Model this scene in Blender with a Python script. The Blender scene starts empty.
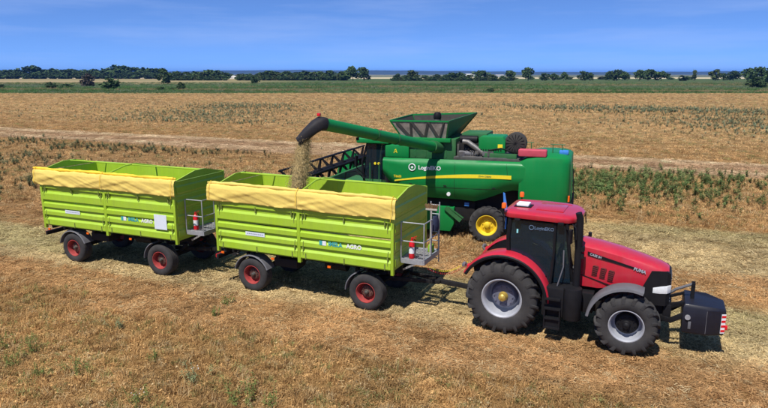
import bpy, bmesh, math, random
import numpy as np
from mathutils import Vector, Matrix, Euler
R = math.radians
PI = math.pi
rnd = random.Random(7)
scene = bpy.context.scene
col = scene.collection

# ------------------------------------------------------------------ camera, sky, sun, exposure
F_PX, CAM_H, HORIZON = 610.0, 6.48, 74.0
PITCH = math.atan((204 - HORIZON) / F_PX)
cam_d = bpy.data.cameras.new('camera')
cam = bpy.data.objects.new('camera', cam_d); col.objects.link(cam)
cam.location = (0, 0, CAM_H); cam.rotation_euler = (PI / 2 - PITCH, 0, 0)
cam_d.sensor_width = 36; cam_d.lens = F_PX / 768 * 36
cam_d.clip_start = 0.2; cam_d.clip_end = 60000
scene.camera = cam

SUN_TRAVEL = Vector((0.285, 0.50, -1.0)).normalized()
to_sun = -SUN_TRAVEL
SUN_EL = math.asin(to_sun.z)
world = bpy.data.worlds.new('World'); scene.world = world
world.use_nodes = True
wn = world.node_tree.nodes; wl = world.node_tree.links
wn.clear()
sky = wn.new('ShaderNodeTexSky'); sky.sky_type = 'NISHITA'; sky.sun_disc = False
sky.sun_elevation = SUN_EL
sky.sun_rotation = math.atan2(to_sun.x, to_sun.y)
sky.altitude = 0; sky.air_density = 0.24; sky.dust_density = 0.0; sky.ozone_density = 10.0
bg = wn.new('ShaderNodeBackground'); bg.inputs['Strength'].default_value = 0.15
wo = wn.new('ShaderNodeOutputWorld')
wb = wn.new('ShaderNodeMix'); wb.data_type = 'RGBA'; wb.blend_type = 'MULTIPLY'; wb.inputs[0].default_value = 1; wb.inputs[7].default_value = (0.98, 1.38, 2.02, 1)   # camera white balance
gm = wn.new('ShaderNodeGamma'); gm.inputs[1].default_value = 0.6      # camera tone response
wl.new(sky.outputs[0], gm.inputs[0]); wl.new(gm.outputs[0], wb.inputs[6]); 
# faint streaks of thin high cloud, the same all round
wtc = wn.new('ShaderNodeTexCoord'); wmp = wn.new('ShaderNodeMapping'); wmp.inputs['Scale'].default_value = (2.2, 2.2, 22); wmp.inputs['Rotation'].default_value = (0.04, 0.03, 0)
wnz = wn.new('ShaderNodeTexNoise'); wnz.inputs['Scale'].default_value = 1.6; wnz.inputs['Detail'].default_value = 6; wnz.inputs['Roughness'].default_value = 0.55
wl.new(wtc.outputs['Generated'], wmp.inputs[0]); wl.new(wmp.outputs[0], wnz.inputs['Vector'])
wmr = wn.new('ShaderNodeMapRange'); wmr.inputs[1].default_value = 0.46; wmr.inputs[2].default_value = 0.78; wmr.inputs[3].default_value = 0.0; wmr.inputs[4].default_value = 0.34
wl.new(wnz.outputs['Fac'], wmr.inputs[0])
wci = wn.new('ShaderNodeMix'); wci.data_type = 'RGBA'; wci.inputs[7].default_value = (2.9, 3.8, 6.2, 1)
wl.new(wmr.outputs[0], wci.inputs[0]); wl.new(wb.outputs[2], wci.inputs[6]); wl.new(wci.outputs[2], bg.inputs[0]); wl.new(bg.outputs[0], wo.inputs[0])

sd = bpy.data.lights.new('sun', 'SUN'); sd.energy = 5.0; sd.angle = R(0.53); sd.color = (1.0, 0.955, 0.88)
sun = bpy.data.objects.new('sun', sd); col.objects.link(sun)
sun.rotation_euler = SUN_TRAVEL.to_track_quat('-Z', 'Y').to_euler()
sun.location = (0, 0, 40)

scene.view_settings.view_transform = 'Standard'
scene.view_settings.look = 'None'
scene.view_settings.exposure = 0.16
scene.view_settings.gamma = 1.0
scene.view_settings.use_curve_mapping = False
scene.render.engine = 'CYCLES'
scene.cycles.max_bounces = 5; scene.cycles.diffuse_bounces = 2
scene.cycles.transparent_max_bounces = 12
scene.cycles.volume_bounces = 0

# ------------------------------------------------------------------ materials
MATS = {}
def mat(name, rgb, rough=0.5, metal=0.0, coat=0.0, vary=0.12, scale=6.0, dust=0.0, dustcol=(0.42, 0.32, 0.2), bump=0.0, bscale=80.0, spec=0.5, streak=0.0):
    """principled paint / rubber / metal with blotchy wear and a film of field dust"""
    m = bpy.data.materials.new(name); m.use_nodes = True
    nt = m.node_tree; n = nt.nodes; l = nt.links
    b = n['Principled BSDF']
    b.inputs['Roughness'].default_value = rough; b.inputs['Metallic'].default_value = metal
    b.inputs['Coat Weight'].default_value = coat; b.inputs['Coat Roughness'].default_value = 0.12
    b.inputs['Specular IOR Level'].default_value = spec
    tc = n.new('ShaderNodeTexCoord')
    nz = n.new('ShaderNodeTexNoise'); nz.inputs['Scale'].default_value = scale; nz.inputs['Detail'].default_value = 6; nz.inputs['Roughness'].default_value = 0.65
    l.new(tc.outputs['Object'], nz.inputs['Vector'])
    r = n.new('ShaderNodeValToRGB')
    r.color_ramp.elements[0].position = 0.3; r.color_ramp.elements[1].position = 0.7
    r.color_ramp.elements[0].color = tuple(c * (1 - vary) for c in rgb) + (1,)
    r.color_ramp.elements[1].color = tuple(min(1, c * (1 + vary)) for c in rgb) + (1,)
    l.new(nz.outputs['Fac'], r.inputs[0])
    out = r.outputs[0]
    if streak > 0:      # rain-washed dirt runs
        mp = n.new('ShaderNodeMapping'); mp.inputs['Scale'].default_value = (9, 9, .7); l.new(tc.outputs['Object'], mp.inputs[0])
        ns_ = n.new('ShaderNodeTexNoise'); ns_.inputs['Scale'].default_value = 1.0; ns_.inputs['Detail'].default_value = 7; ns_.inputs['Roughness'].default_value = .7
        l.new(mp.outputs[0], ns_.inputs['Vector'])
        ms = n.new('ShaderNodeMapRange'); ms.inputs[1].default_value = .48; ms.inputs[2].default_value = .75; ms.inputs[3].default_value = 0; ms.inputs[4].default_value = streak
        l.new(ns_.outputs['Fac'], ms.inputs[0])
        mq = n.new('ShaderNodeMix'); mq.data_type = 'RGBA'; l.new(ms.outputs[0], mq.inputs[0]); l.new(out, mq.inputs[6]); mq.inputs[7].default_value = (.16, .13, .07, 1)
        out = mq.outputs[2]
    if dust > 0:
        nd = n.new('ShaderNodeTexNoise'); nd.inputs['Scale'].default_value = scale * 0.55; nd.inputs['Detail'].default_value = 8; nd.inputs['Roughness'].default_value = 0.7
        l.new(tc.outputs['Object'], nd.inputs['Vector'])
        mr = n.new('ShaderNodeMapRange'); mr.inputs[1].default_value = 0.35; mr.inputs[2].default_value = 0.75
        mr.inputs[3].default_value = 0.25 * dust; mr.inputs[4].default_value = dust
        l.new(nd.outputs['Fac'], mr.inputs[0])
        mx = n.new('ShaderNodeMix'); mx.data_type = 'RGBA'
        l.new(mr.outputs[0], mx.inputs[0]); l.new(out, mx.inputs[6]); mx.inputs[7].default_value = tuple(dustcol) + (1,)
        out = mx.outputs[2]
        rr = n.new('ShaderNodeMapRange'); rr.inputs[1].default_value = 0; rr.inputs[2].default_value = max(dust, .01)
        rr.inputs[3].default_value = rough; rr.inputs[4].default_value = min(1, rough + 0.25)
        l.new(mr.outputs[0], rr.inputs[0]); l.new(rr.outputs[0], b.inputs['Roughness'])
    l.new(out, b.inputs['Base Color'])
    if bump > 0:
        nb = n.new('ShaderNodeTexNoise'); nb.inputs['Scale'].default_value = bscale; nb.inputs['Detail'].default_value = 4
        l.new(tc.outputs['Object'], nb.inputs['Vector'])
        bp = n.new('ShaderNodeBump'); bp.inputs['Strength'].default_value = bump; bp.inputs['Distance'].default_value = 0.02
        l.new(nb.outputs['Fac'], bp.inputs['Height']); l.new(bp.outputs[0], b.inputs['Normal'])
    MATS[name] = m
    return m

def glass_mat(name, tint, gloss=0.02):
    m = bpy.data.materials.new(name); m.use_nodes = True
    nt = m.node_tree; n = nt.nodes; l = nt.links; n.clear()
    o = n.new('ShaderNodeOutputMaterial'); t = n.new('ShaderNodeBsdfTransparent'); g = n.new('ShaderNodeBsdfGlossy')
    t.inputs[0].default_value = tuple(tint) + (1,); g.inputs['Roughness'].default_value = gloss
    fr = n.new('ShaderNodeFresnel'); fr.inputs['IOR'].default_value = 1.5
    mx = n.new('ShaderNodeMixShader'); film = n.new('ShaderNodeMixShader'); df = n.new('ShaderNodeBsdfDiffuse')
    df.inputs[0].default_value = (0.022, 0.055, 0.085, 1); film.inputs[0].default_value = 0.26     # dusty blue window tint
    l.new(t.outputs[0], film.inputs[1]); l.new(df.outputs[0], film.inputs[2])
    l.new(fr.outputs[0], mx.inputs[0]); l.new(film.outputs[0], mx.inputs[1]); l.new(g.outputs[0], mx.inputs[2]); l.new(mx.outputs[0], o.inputs[0])
    MATS[name] = m
    return m

LIME = mat('lime_paint', (0.335, 0.535, 0.016), 0.36, coat=0.3, vary=0.06, scale=2.5, dust=0.12, dustcol=(0.52, 0.52, 0.22), streak=.18)
LIME_IN = mat('lime_paint_inside', (0.30, 0.50, 0.012), 0.55, vary=0.1, scale=3, dust=0.2, dustcol=(0.45, 0.38, 0.18))
LIME_DK = mat('lime_hardware', (0.15, 0.22, 0.02), 0.5, vary=0.2, scale=9, dust=0.2)
TARP = mat('tarp_cloth', (0.74, 0.55, 0.12), 0.75, vary=0.10, scale=2.2, dust=0.15, dustcol=(0.62, 0.45, 0.2), bump=0.25, bscale=18)
TARP_Y = mat('tarp_roll_cloth', (0.86, 0.56, 0.03), 0.65, vary=0.14, scale=3, bump=0.25, bscale=18)
GALV = mat('galvanised_steel', (0.45, 0.47, 0.50), 0.45, metal=0.6, vary=0.15, scale=14, dust=0.12)
CHASSIS = mat('dark_chassis_paint', (0.010, 0.0105, 0.013), 0.6, vary=0.25, scale=5, dust=0.03, spec=0.2)
RUBBER = mat('tyre_rubber', (0.024, 0.025, 0.029), 0.85, vary=0.25, scale=5, dust=0.28, dustcol=(0.15, 0.13, 0.105), bump=0.15, bscale=60, spec=0.25)
RIM_RED = mat('red_rim_paint', (0.36, 0.022, 0.022), 0.55, vary=0.25, scale=12, dust=0.35, dustcol=(0.24, 0.13, 0.11))
RIM_SILVER = mat('silver_rim_paint', (0.43, 0.45, 0.50), 0.4, metal=0.3, vary=0.07, scale=10, dust=0.16, dustcol=(0.4, 0.36, 0.3))
RIM_BLUE = mat('dark_rim_centre', (0.10, 0.12, 0.19), 0.5, metal=0.2, vary=0.2, scale=12, dust=0.2)
RIM_YEL = mat('yellow_rim_paint', (0.80, 0.56, 0.01), 0.45, vary=0.1, scale=9, dust=0.18, dustcol=(0.5, 0.4, 0.15))
HUB = mat('hub_metal', (0.05, 0.05, 0.05), 0.55, metal=0.4, vary=0.3, scale=20, dust=0.2)
HUBR = mat('rusty_hub_flange', (0.075, 0.018, 0.016), 0.6, vary=0.7, scale=14, dust=0.15)
BRASS = mat('yellow_hub_cap', (0.55, 0.38, 0.08), 0.4, metal=0.5, vary=0.15, scale=20)
RED = mat('red_paint', (0.50, 0.005, 0.028), 0.24, coat=0.6, vary=0.05, scale=2.2, dust=0.10, dustcol=(0.46, 0.22, 0.18), streak=.16)
BLACK = mat('black_plastic', (0.007, 0.0075, 0.010), 0.45, vary=0.2, scale=8, dust=0.012, spec=0.2)
SATIN = mat('grey_fender_plastic', (0.11, 0.112, 0.128), 0.48, vary=0.12, scale=5, dust=0.15, dustcol=(0.28, 0.25, 0.22))
WEIGHTM = mat('weight_paint', (0.008, 0.009, 0.018), 0.38, coat=0.08, vary=0.15, scale=5, dust=0.012, spec=0.3)
GLASS = glass_mat('tinted_cab_glass', (0.58, 0.70, 0.72))
GLASS_C = glass_mat('combine_cab_glass', (0.30, 0.42, 0.42))
LENS = mat('headlight_lens', (0.75, 0.77, 0.78), 0.12, coat=0.6, vary=0.1, scale=25)
AMBER = mat('amber_lens', (0.85, 0.14, 0.01), 0.25, vary=0.1, scale=20)
REDLENS = mat('red_lens', (0.65, 0.012, 0.02), 0.25, vary=0.1, scale=20)
SPOUT = mat('black_rubber_spout', (0.014, 0.014, 0.019), 0.55, vary=0.2, scale=8, dust=0.03, spec=.3)
GREYP = mat('silver_print', (0.36, 0.37, 0.42), 0.5, vary=0.05, scale=12)
WHITE = mat('white_paint', (0.78, 0.79, 0.80), 0.5, vary=0.05, scale=12)
PLATE = mat('white_placard', (0.68, 0.74, 0.80), 0.4, vary=0.05, scale=12)
INK = mat('grey_print', (0.30, 0.33, 0.42), 0.6, vary=0.1, scale=30)
TEAL = mat('teal_print', (0.05, 0.36, 0.36), 0.5, vary=0.08, scale=20)
JDG = mat('green_paint', (0.0006, 0.20, 0.042), 0.36, coat=0.06, spec=.3, vary=0.06, scale=1.4, streak=.06, dust=0.02, dustcol=(0.25, 0.28, 0.14))
JDG_DK = mat('green_frame_paint', (0.006, 0.12, 0.03), 0.5, vary=0.15, scale=5, dust=0.15, dustcol=(0.25, 0.24, 0.13))
JDY = mat('yellow_stripe_paint', (0.86, 0.68, 0.03), 0.4, vary=0.05, scale=10)
PINK = mat('faded_red_cover', (0.50, 0.045, 0.085), 0.55, vary=0.1, scale=6, dust=0.08)
MESHCL = mat('dusty_screen_cloth', (0.26, 0.215, 0.18), 0.85, vary=0.5, scale=3.5, bump=0.5, bscale=50)
SCREEN_DK = mat('dark_screen', (0.02, 0.021, 0.022), 0.8, vary=0.3, scale=10, dust=0.08)
STEELDK = mat('worn_steel', (0.20, 0.20, 0.20), 0.45, metal=0.7, vary=0.3, scale=9, dust=0.2)
DECK = mat('engine_deck', (0.035, 0.038, 0.038), 0.6, vary=0.5, scale=5, dust=0.2, dustcol=(0.3, 0.27, 0.2))
BLUE = mat('blue_plastic', (0.05, 0.22, 0.62), 0.45, vary=0.1, scale=10)
NAVY = mat('navy_cloth', (0.018, 0.026, 0.06), 0.85, vary=0.3, scale=12, bump=0.4, bscale=30)
BRISTLE = mat('broom_bristle', (0.30, 0.17, 0.08), 0.85, vary=0.3, scale=30, bump=0.5, bscale=120)
WOOD = mat('grey_wood', (0.42, 0.39, 0.34), 0.75, vary=0.15, scale=20)
GREENP = mat('green_can', (0.22, 0.40, 0.03), 0.45, vary=0.1, scale=20)
GRAIN = mat('grain', (0.46, 0.34, 0.15), 0.85, vary=0.4, scale=14, bump=0.6, bscale=90)
SEAT = mat('seat_cloth', (0.10, 0.10, 0.105), 0.9, vary=0.2, scale=20)
BARK = mat('bark', (0.09, 0.07, 0.05), 0.9, vary=0.3, scale=3)
SHEDW = mat('shed_wall', (0.68, 0.66, 0.60), 0.8, vary=0.08, scale=1)
SHEDR = mat('shed_roof', (0.40, 0.38, 0.36), 0.7, vary=0.1, scale=1)

# ------------------------------------------------------------------ mesh building helpers
class MB:
    def __init__(s): s.v = []; s.f = []
    def add(s, vs, fs):
        o = len(s.v); s.v += [tuple(p) for p in vs]; s.f += [tuple(i + o for i in q) for q in fs]; return s
    def box(s, x0, x1, y0, y1, z0, z1):
        return s.add([(x, y, z) for x in (x0, x1) for y in (y0, y1) for z in (z0, z1)],
                     [(0, 1, 3, 2), (4, 6, 7, 5), (0, 4, 5, 1), (2, 3, 7, 6), (0, 2, 6, 4), (1, 5, 7, 3)])
    def obox(s, c, size, rot=(0, 0, 0)):
        M = Euler(rot).to_matrix(); c = Vector(c); h = Vector(size) / 2
        return s.add([c + M @ Vector((sx * h.x, sy * h.y, sz * h.z)) for sx in (-1, 1) for sy in (-1, 1) for sz in (-1, 1)],
                     [(0, 1, 3, 2), (4, 6, 7, 5), (0, 4, 5, 1), (2, 3, 7, 6), (0, 2, 6, 4), (1, 5, 7, 3)])
    def bar(s, p0, p1, w, h):
        """rectangular bar from p0 to p1"""
        p0 = Vector(p0); p1 = Vector(p1); d = (p1 - p0).normalized()
        up = Vector((0, 0, 1)) if abs(d.z) < .95 else Vector((1, 0, 0))
        a = d.cross(up).normalized() * w / 2; b = a.cross(d).normalized() * h / 2
        return s.add([p + q for p in (p0, p1) for q in (-a - b, a - b, a + b, -a + b)],
                     [(0, 3, 2, 1), (4, 5, 6, 7), (0, 1, 5, 4), (1, 2, 6, 5), (2, 3, 7, 6), (3, 0, 4, 7)])
    def prism(s, poly, axis, a, b):
        """poly of 2-tuples in the two other axes (order x,y,z), extruded along axis from a to b"""
        n = len(poly)
        def P(q, t):
            q = list(q); q.insert(axis, t); return tuple(q)
        vs = [P(q, a) for q in poly] + [P(q, b) for q in poly]
        fs = [tuple(range(n)), tuple(range(2 * n - 1, n - 1, -1))] + [(i, (i + 1) % n, n + (i + 1) % n, n + i) for i in range(n)]
        return s.add(vs, fs)
    def loft(s, rings, closed=True, cap=True):
        n = len(rings[0]); vs = [p for r in rings for p in r]; fs = []
        for k in range(len(rings) - 1):
            for i in range(n if closed else n - 1):
                j = (i + 1) % n
                fs.append((k * n + i, k * n + j, (k + 1) * n + j, (k + 1) * n + i))
        if cap and closed:
            fs.append(tuple(range(n - 1, -1, -1))); fs.append(tuple(range((len(rings) - 1) * n, len(rings) * n)))
        return s.add(vs, fs)
    def tube(s, pts, r, n=8, cap=True):
        pts = [Vector(p) for p in pts]; rings = []
        rs = r if isinstance(r, (list, tuple)) else [r] * len(pts)
        ref = None
        for i, p in enumerate(pts):
            d = (pts[min(i + 1, len(pts) - 1)] - pts[max(i - 1, 0)]).normalized()
            if ref is None:
                ref = Vector((0, 0, 1)) if abs(d.z) < .9 else Vector((1, 0, 0))
            a = d.cross(ref).normalized(); b = a.cross(d).normalized(); ref = b
            rings.append([p + (a * math.cos(t) + b * math.sin(t)) * rs[i] for t in [2 * PI * k / n for k in range(n)]])
        return s.loft(rings, True, cap)
    def lathe(s, prof, c, n=32, axis=1, sgn=1):
        """prof: (radius, offset along axis)"""
        rings = []
        for r, t in prof:
            ring = []
            for k in range(n):
                a = 2 * PI * k / n; ca, sa = r * math.cos(a), r * math.sin(a); t2 = t * sgn
                ring.append((c[0] + ca, c[1] + t2, c[2] + sa) if axis == 1 else (c[0] + ca, c[1] + sa, c[2] + t2) if axis == 2 else (c[0] + t2, c[1] + ca, c[2] + sa))
            rings.append(ring)
        return s.loft(rings, True, False)
    def cyl(s, p0, p1, r, n=16): return s.tube([p0, p1], r, n)
    def build(s, name, m, parent=None, smooth=35, bevel=0, off=(0, 0, 0), seg=2, normals=True):
        me = bpy.data.meshes.new(name)
        ox, oy, oz = off
        me.from_pydata([(x + ox, y + oy, z + oz) for x, y, z in s.v], [], s.f)
        bm = bmesh.new(); bm.from_mesh(me)
        if normals: bmesh.ops.recalc_face_normals(bm, faces=bm.faces)
        if bevel:
            es = [e for e in bm.edges if len(e.link_faces) == 2 and e.calc_face_angle(0) > R(28)]
            bmesh.ops.bevel(bm, geom=es, offset=bevel, segments=seg, affect='EDGES', profile=0.6, clamp_overlap=True)
        bm.to_mesh(me); bm.free()
        if smooth:
            me.polygons.foreach_set('use_smooth', [True] * len(me.polygons))
            try: me.set_sharp_from_angle(angle=R(smooth))
            except Exception: pass
        me.materials.append(m)
        o = bpy.data.objects.new(name, me); col.objects.link(o)
        if parent: o.parent = parent
        return o

def link_mesh(name, me, parent, loc=(0, 0, 0), rot=(0, 0, 0), scale=(1, 1, 1)):
    o = bpy.data.objects.new(name, me); col.objects.link(o); o.parent = parent
    o.location = loc; o.rotation_euler = rot; o.scale = scale
    return o
def tag(o, label=None, cat=None, group=None, kind=None):
    if label: o['label'] = label
    if cat: o['category'] = cat
    if group: o['group'] = group
    if kind: o['kind'] = kind
    return o
def thing(name, loc, rotz=0):
    o = bpy.data.objects.new(name, None); col.objects.link(o); o.empty_display_size = 0.3
    o.location = loc; o.rotation_euler = (0, 0, rotz); return o
def text(name, body, size, m, parent, loc, rot=(PI / 2, 0, 0), bold=0.0, ext=0.002, align='LEFT', shear=0.0):
    cu = bpy.data.curves.new(name, 'FONT'); cu.body = body; cu.size = size; cu.extrude = ext; cu.offset = bold; cu.align_x = align; cu.shear = shear
    cu.resolution_u = 3
    t = bpy.data.objects.new('tmp', cu); col.objects.link(t)
    dg = bpy.context.evaluated_depsgraph_get()
    me = bpy.data.meshes.new_from_object(t.evaluated_get(dg)); me.name = name
    bpy.data.objects.remove(t); bpy.data.curves.remove(cu)
    me.materials.clear(); me.materials.append(m)
    return link_mesh(name, me, parent, loc, rot)

def noise1(seed):
    """cheap smooth 1-D noise"""
    r = random.Random(seed); ph = [(r.uniform(0, 6.28), r.uniform(.6, 1.4)) for _ in range(4)]
    return lambda x: sum(math.sin(x * f * (2 ** k) + p) / (1.7 ** k) for k, (p, f) in enumerate(ph)) / 2.2

def pix(u, v):
    """direction of a photo pixel"""
    c, s = math.cos(PITCH), math.sin(PITCH); a = (u - 384) / F_PX; b = (204 - v) / F_PX
    return Vector((a, c + b * s, -s + b * c))
def ground_at(u, v, z=0):
    d = pix(u, v); t = (z - CAM_H) / d.z; return Vector((d.x * t, d.y * t, z))

# ------------------------------------------------------------------ ground
LANE = R(-22.5)
def value_noise(x, y, seed=0):
    xi = np.floor(x).astype(np.int64); yi = np.floor(y).astype(np.int64); xf = x - xi; yf = y - yi
    def h(a, b):
        n = (a * 374761393 + b * 668265263 + seed * 974634777) & 0x7fffffff
        n = ((n ^ (n >> 13)) * 1274126177) & 0x7fffffff
        return (n & 0xffff) / 65535.0
    u = xf * xf * (3 - 2 * xf); w = yf * yf * (3 - 2 * yf)
    return (h(xi, yi) * (1 - u) + h(xi + 1, yi) * u) * (1 - w) + (h(xi, yi + 1) * (1 - u) + h(xi + 1, yi + 1) * u) * w
def fbm(x, y, seed=0, oct=4):
    a = 0.0; t = 0.0
    for k in range(oct):
        a = a + value_noise(x * 2 ** k, y * 2 ** k, seed + k) * 0.55 ** k; t += 0.55 ** k
    return a / t

# bands of the field across the driving direction: v (m), colour ahead of the machines (left), colour behind (right)
C_BROWN = (0.322, 0.200, 0.084); C_BROWN2 = (0.325, 0.205, 0.092); C_RED = (0.305, 0.180, 0.080); C_STRAW = (0.375, 0.285, 0.145); C_STRAWG = (0.300, 0.250, 0.120)
C_ORANGE = (0.335, 0.20, 0.085); C_GOLD = (0.345, 0.215, 0.095); C_TRACK = (0.50, 0.37, 0.23); C_TRACKD = (0.33, 0.215, 0.125)
BANDS_L = [(0, C_BROWN), (11.2, C_BROWN), (12.3, C_RED), (13.6, C_RED), (14.2, C_STRAW), (15.4, C_STRAW), (16.2, C_STRAWG), (18.6, C_STRAWG), (19.2, C_RED), (21.0, C_RED), (22.2, C_BROWN2), (43.5, C_BROWN2),
           (44.6, C_TRACKD), (46.3, C_TRACK), (47.4, C_TRACKD), (49.2, C_TRACKD), (50.4, C_TRACK), (51.6, C_TRACK), (52.6, C_GOLD), (64, C_GOLD)]
BANDS_R = [(0, C_BROWN), (11.6, C_BROWN), (12.6, C_RED), (13.9, C_RED), (14.9, C_STRAW), (18.8, C_STRAWG), (19.6, C_ORANGE), (21.8, C_RED), (22.8, C_STRAW), (25, C_STRAW), (28, C_STRAWG), (29, C_ORANGE), (34, C_GOLD), (43.5, C_BROWN2),
           (44.6, C_TRACKD), (46.3, C_TRACK), (47.4, C_TRACKD), (49.2, C_TRACKD), (50.4, C_TRACK), (51.6, C_TRACK), (52.6, C_GOLD), (64, C_GOLD)]
V_MAX = 64.0

def ground_material():
    m = bpy.data.materials.new('field_ground'); m.use_nodes = True
    nt = m.node_tree; n = nt.nodes; l = nt.links; b = n['Principled BSDF']
    b.inputs['Roughness'].default_value = 0.95; b.inputs['Specular IOR Level'].default_value = 0.1
    geo = n.new('ShaderNodeNewGeometry')
    def math_(op, a, b_=None, clamp=False):
        q = n.new('ShaderNodeMath'); q.operation = op; q.use_clamp = clamp
        for i, x in enumerate((a, b_)):
            if x is None: continue
            if isinstance(x, (int, float)): q.inputs[i].default_value = x
            else: l.new(x, q.inputs[i])
        return q.outputs[0]
    def noise(scale, detail=5, rough=.6, vec=None):
        q = n.new('ShaderNodeTexNoise'); q.inputs['Scale'].default_value = scale; q.inputs['Detail'].default_value = detail; q.inputs['Roughness'].default_value = rough
        l.new(vec or geo.outputs['Position'], q.inputs['Vector']); return q.outputs['Fac']
    def mapr(x, a, b_, c=0, d=1):
        q = n.new('ShaderNodeMapRange'); l.new(x, q.inputs[0])
        for i, y in enumerate((a, b_, c, d)): q.inputs[i + 1].default_value = y
        return q.outputs[0]
    def mix(f, a, b_, mode='MIX'):
        q = n.new('ShaderNodeMix'); q.data_type = 'RGBA'; q.blend_type = mode
        if isinstance(f, (int, float)): q.inputs[0].default_value = f
        else: l.new(f, q.inputs[0])
        for i, x in ((6, a), (7, b_)):
            if isinstance(x, tuple): q.inputs[i].default_value = x + (1,)
            else: l.new(x, q.inputs[i])
        return q.outputs[2]
    rot = n.new('ShaderNodeVectorRotate'); rot.rotation_type = 'Z_AXIS'; rot.inputs['Angle'].default_value = -LANE
    l.new(geo.outputs['Position'], rot.inputs['Vector'])
    sep = n.new('ShaderNodeSeparateXYZ'); l.new(rot.outputs[0], sep.inputs[0])
    sw = n.new('ShaderNodeSeparateXYZ'); l.new(geo.outputs['Position'], sw.inputs[0])
    U, V = sep.outputs[0], sep.outputs[1]
    stretch = n.new('ShaderNodeMapping'); stretch.inputs['Scale'].default_value = (0.25, 1, 1); l.new(rot.outputs[0], stretch.inputs[0])
    nv = noise(0.5, 6, .65, stretch.outputs[0])
    Vn = math_('ADD', V, math_('MULTIPLY', math_('SUBTRACT', nv, 0.5), 3.4))
    vf = math_('DIVIDE', Vn, V_MAX)
    def ramp(bands):
        q = n.new('ShaderNodeValToRGB'); e = q.color_ramp.elements
        while len(e) > 1: e.remove(e[-1])
        first = True
        for v, c in bands:
            k = e[0] if first else e.new(min(1, v / V_MAX)); first = False
            k.position = min(1, v / V_MAX); k.color = tuple(c) + (1,)
        l.new(vf, q.inputs[0]); return q.outputs[0]
    side = mapr(math_('ADD', U, math_('MULTIPLY', nv, 6)), -6, 0)
    base = mix(side, ramp(BANDS_L), ramp(BANDS_R))
    # broad tone changes and fine litter
    big = noise(0.09, 4, .6); mid = noise(0.9, 6, .7); fine = noise(11, 6, .75)
    base = mix(mapr(big, .35, .65, 0, .5), base, (0.33, 0.21, 0.08))
    far_gold = mix(mapr(noise(0.05, 5, .6, stretch.outputs[0]), .42, .62), (0.42, 0.275, 0.125), (0.30, 0.21, 0.10))
    base = mix(mapr(V, 55, 75), base, far_gold)
    # grey-green weedy patches further out
    wp = mapr(noise(0.07, 6, .65, stretch.outputs[0]), .53, .66, 0, .55)
    wpm = math_('MULTIPLY', wp, mapr(V, 52, 62))
    base = mix(wpm, base, (0.13, 0.15, 0.075))
    base = mix(mapr(mid, .3, .72, .0, .85), mix(1.0, base, (0.62, 0.58, 0.52), 'MULTIPLY'), base)
    base = mix(mapr(fine, .35, .75), mix(1.0, base, (0.66, 0.62, 0.56), 'MULTIPLY'), mix(1.0, base, (1.18, 1.16, 1.1), 'MULTIPLY'))
    # beyond the near field: green crop, tan strips, pale far fields; bands across the view
    Y = math_('ADD', sw.outputs[1], math_('MULTIPLY', math_('SUBTRACT', noise(0.012, 4, .6), .5), 40))
    st2 = n.new('ShaderNodeMapping'); st2.inputs['Scale'].default_value = (0.10, 1, 1); l.new(geo.outputs['Position'], st2.inputs[0])
    n2 = noise(0.05, 5, .6, st2.outputs[0])
    crop = mix(mapr(n2, .40, .62), (0.038, 0.078, 0.022), (0.085, 0.12, 0.040))
    crop = mix(mapr(noise(0.033, 4, .6, st2.outputs[0]), .56, .68, 0, .8), crop, (0.24, 0.18, 0.085))
    base = mix(mapr(Y, 208, 216), base, crop)
    tan = mix(mapr(noise(0.02, 4, .6, st2.outputs[0]), .45, .55), (0.33, 0.25, 0.13), (0.20, 0.19, 0.08))
    leftm = mapr(sw.outputs[0], -150, -60, 1, 0)
    base = mix(math_('MULTIPLY', mapr(Y, 330, 345), mapr(noise(0.015, 3, .5, st2.outputs[0]), .35, .55)), base, mix(leftm, crop, tan))
    base = mix(mapr(Y, 480, 500), base, mix(leftm, (0.07, 0.10, 0.035), tan))
    far = mix(mapr(noise(0.0025, 3, .5, st2.outputs[0]), .44, .47), (0.42, 0.37, 0.24), (0.06, 0.085, 0.04))
    base = mix(mapr(Y, 860, 900), base, (0.55, 0.46, 0.29))
    base = mix(mapr(Y, 1200, 1230), base, far)
    l.new(base, b.inputs['Base Color'])
    bp = n.new('ShaderNodeBump'); bp.inputs['Strength'].default_value = 0.9; bp.inputs['Distance'].default_value = 0.06
    hh = math_('ADD', math_('MULTIPLY', noise(3, 6, .7), .6), math_('MULTIPLY', fine, .5))
    l.new(hh, bp.inputs['Height']); l.new(bp.outputs[0], b.inputs['Normal'])
    return m
g = MB().add([(-15000, -600, 0), (15000, -600, 0), (15000, 15000, 0), (-15000, 15000, 0)], [(0, 1, 2, 3)])
ground = g.build('ground', ground_material(), smooth=0)
tag(ground, 'dry golden brown stubble field with pale straw tracks', None, kind='structure')

# ------------------------------------------------------------------ hills on the horizon
hm = mat('far_hill_woods', (0.035, 0.055, 0.03), 0.95, vary=0.3, scale=0.01)
hill = MB(); hn = noise1(3)
N = 120
ringA, ringB, ringC = [], [], []
for i in range(N + 1):
    x = -7500 + 15000 * i / N
    hgt = 46 + 12 * hn(x * 0.0011 + 1) + 5 * hn(x * 0.006)
    hgt *= 1.0 - 0.28 * max(0, min(1, (x - 300) / 1500)) - .12 * max(0, min(1, (-x - 500) / 2000))
    y = 7600 - 0.00002 * x * x
    ringA.append((x, y - 700, -0.5)); ringB.append((x, y - 250, hgt)); ringC.append((x, y + 600, -0.5))
hill.loft([ringA, ringB, ringC], closed=False)
tag(hill.build('hills', hm, smooth=60), 'low wooded hills blue with distance along the horizon', None, kind='structure')

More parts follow.
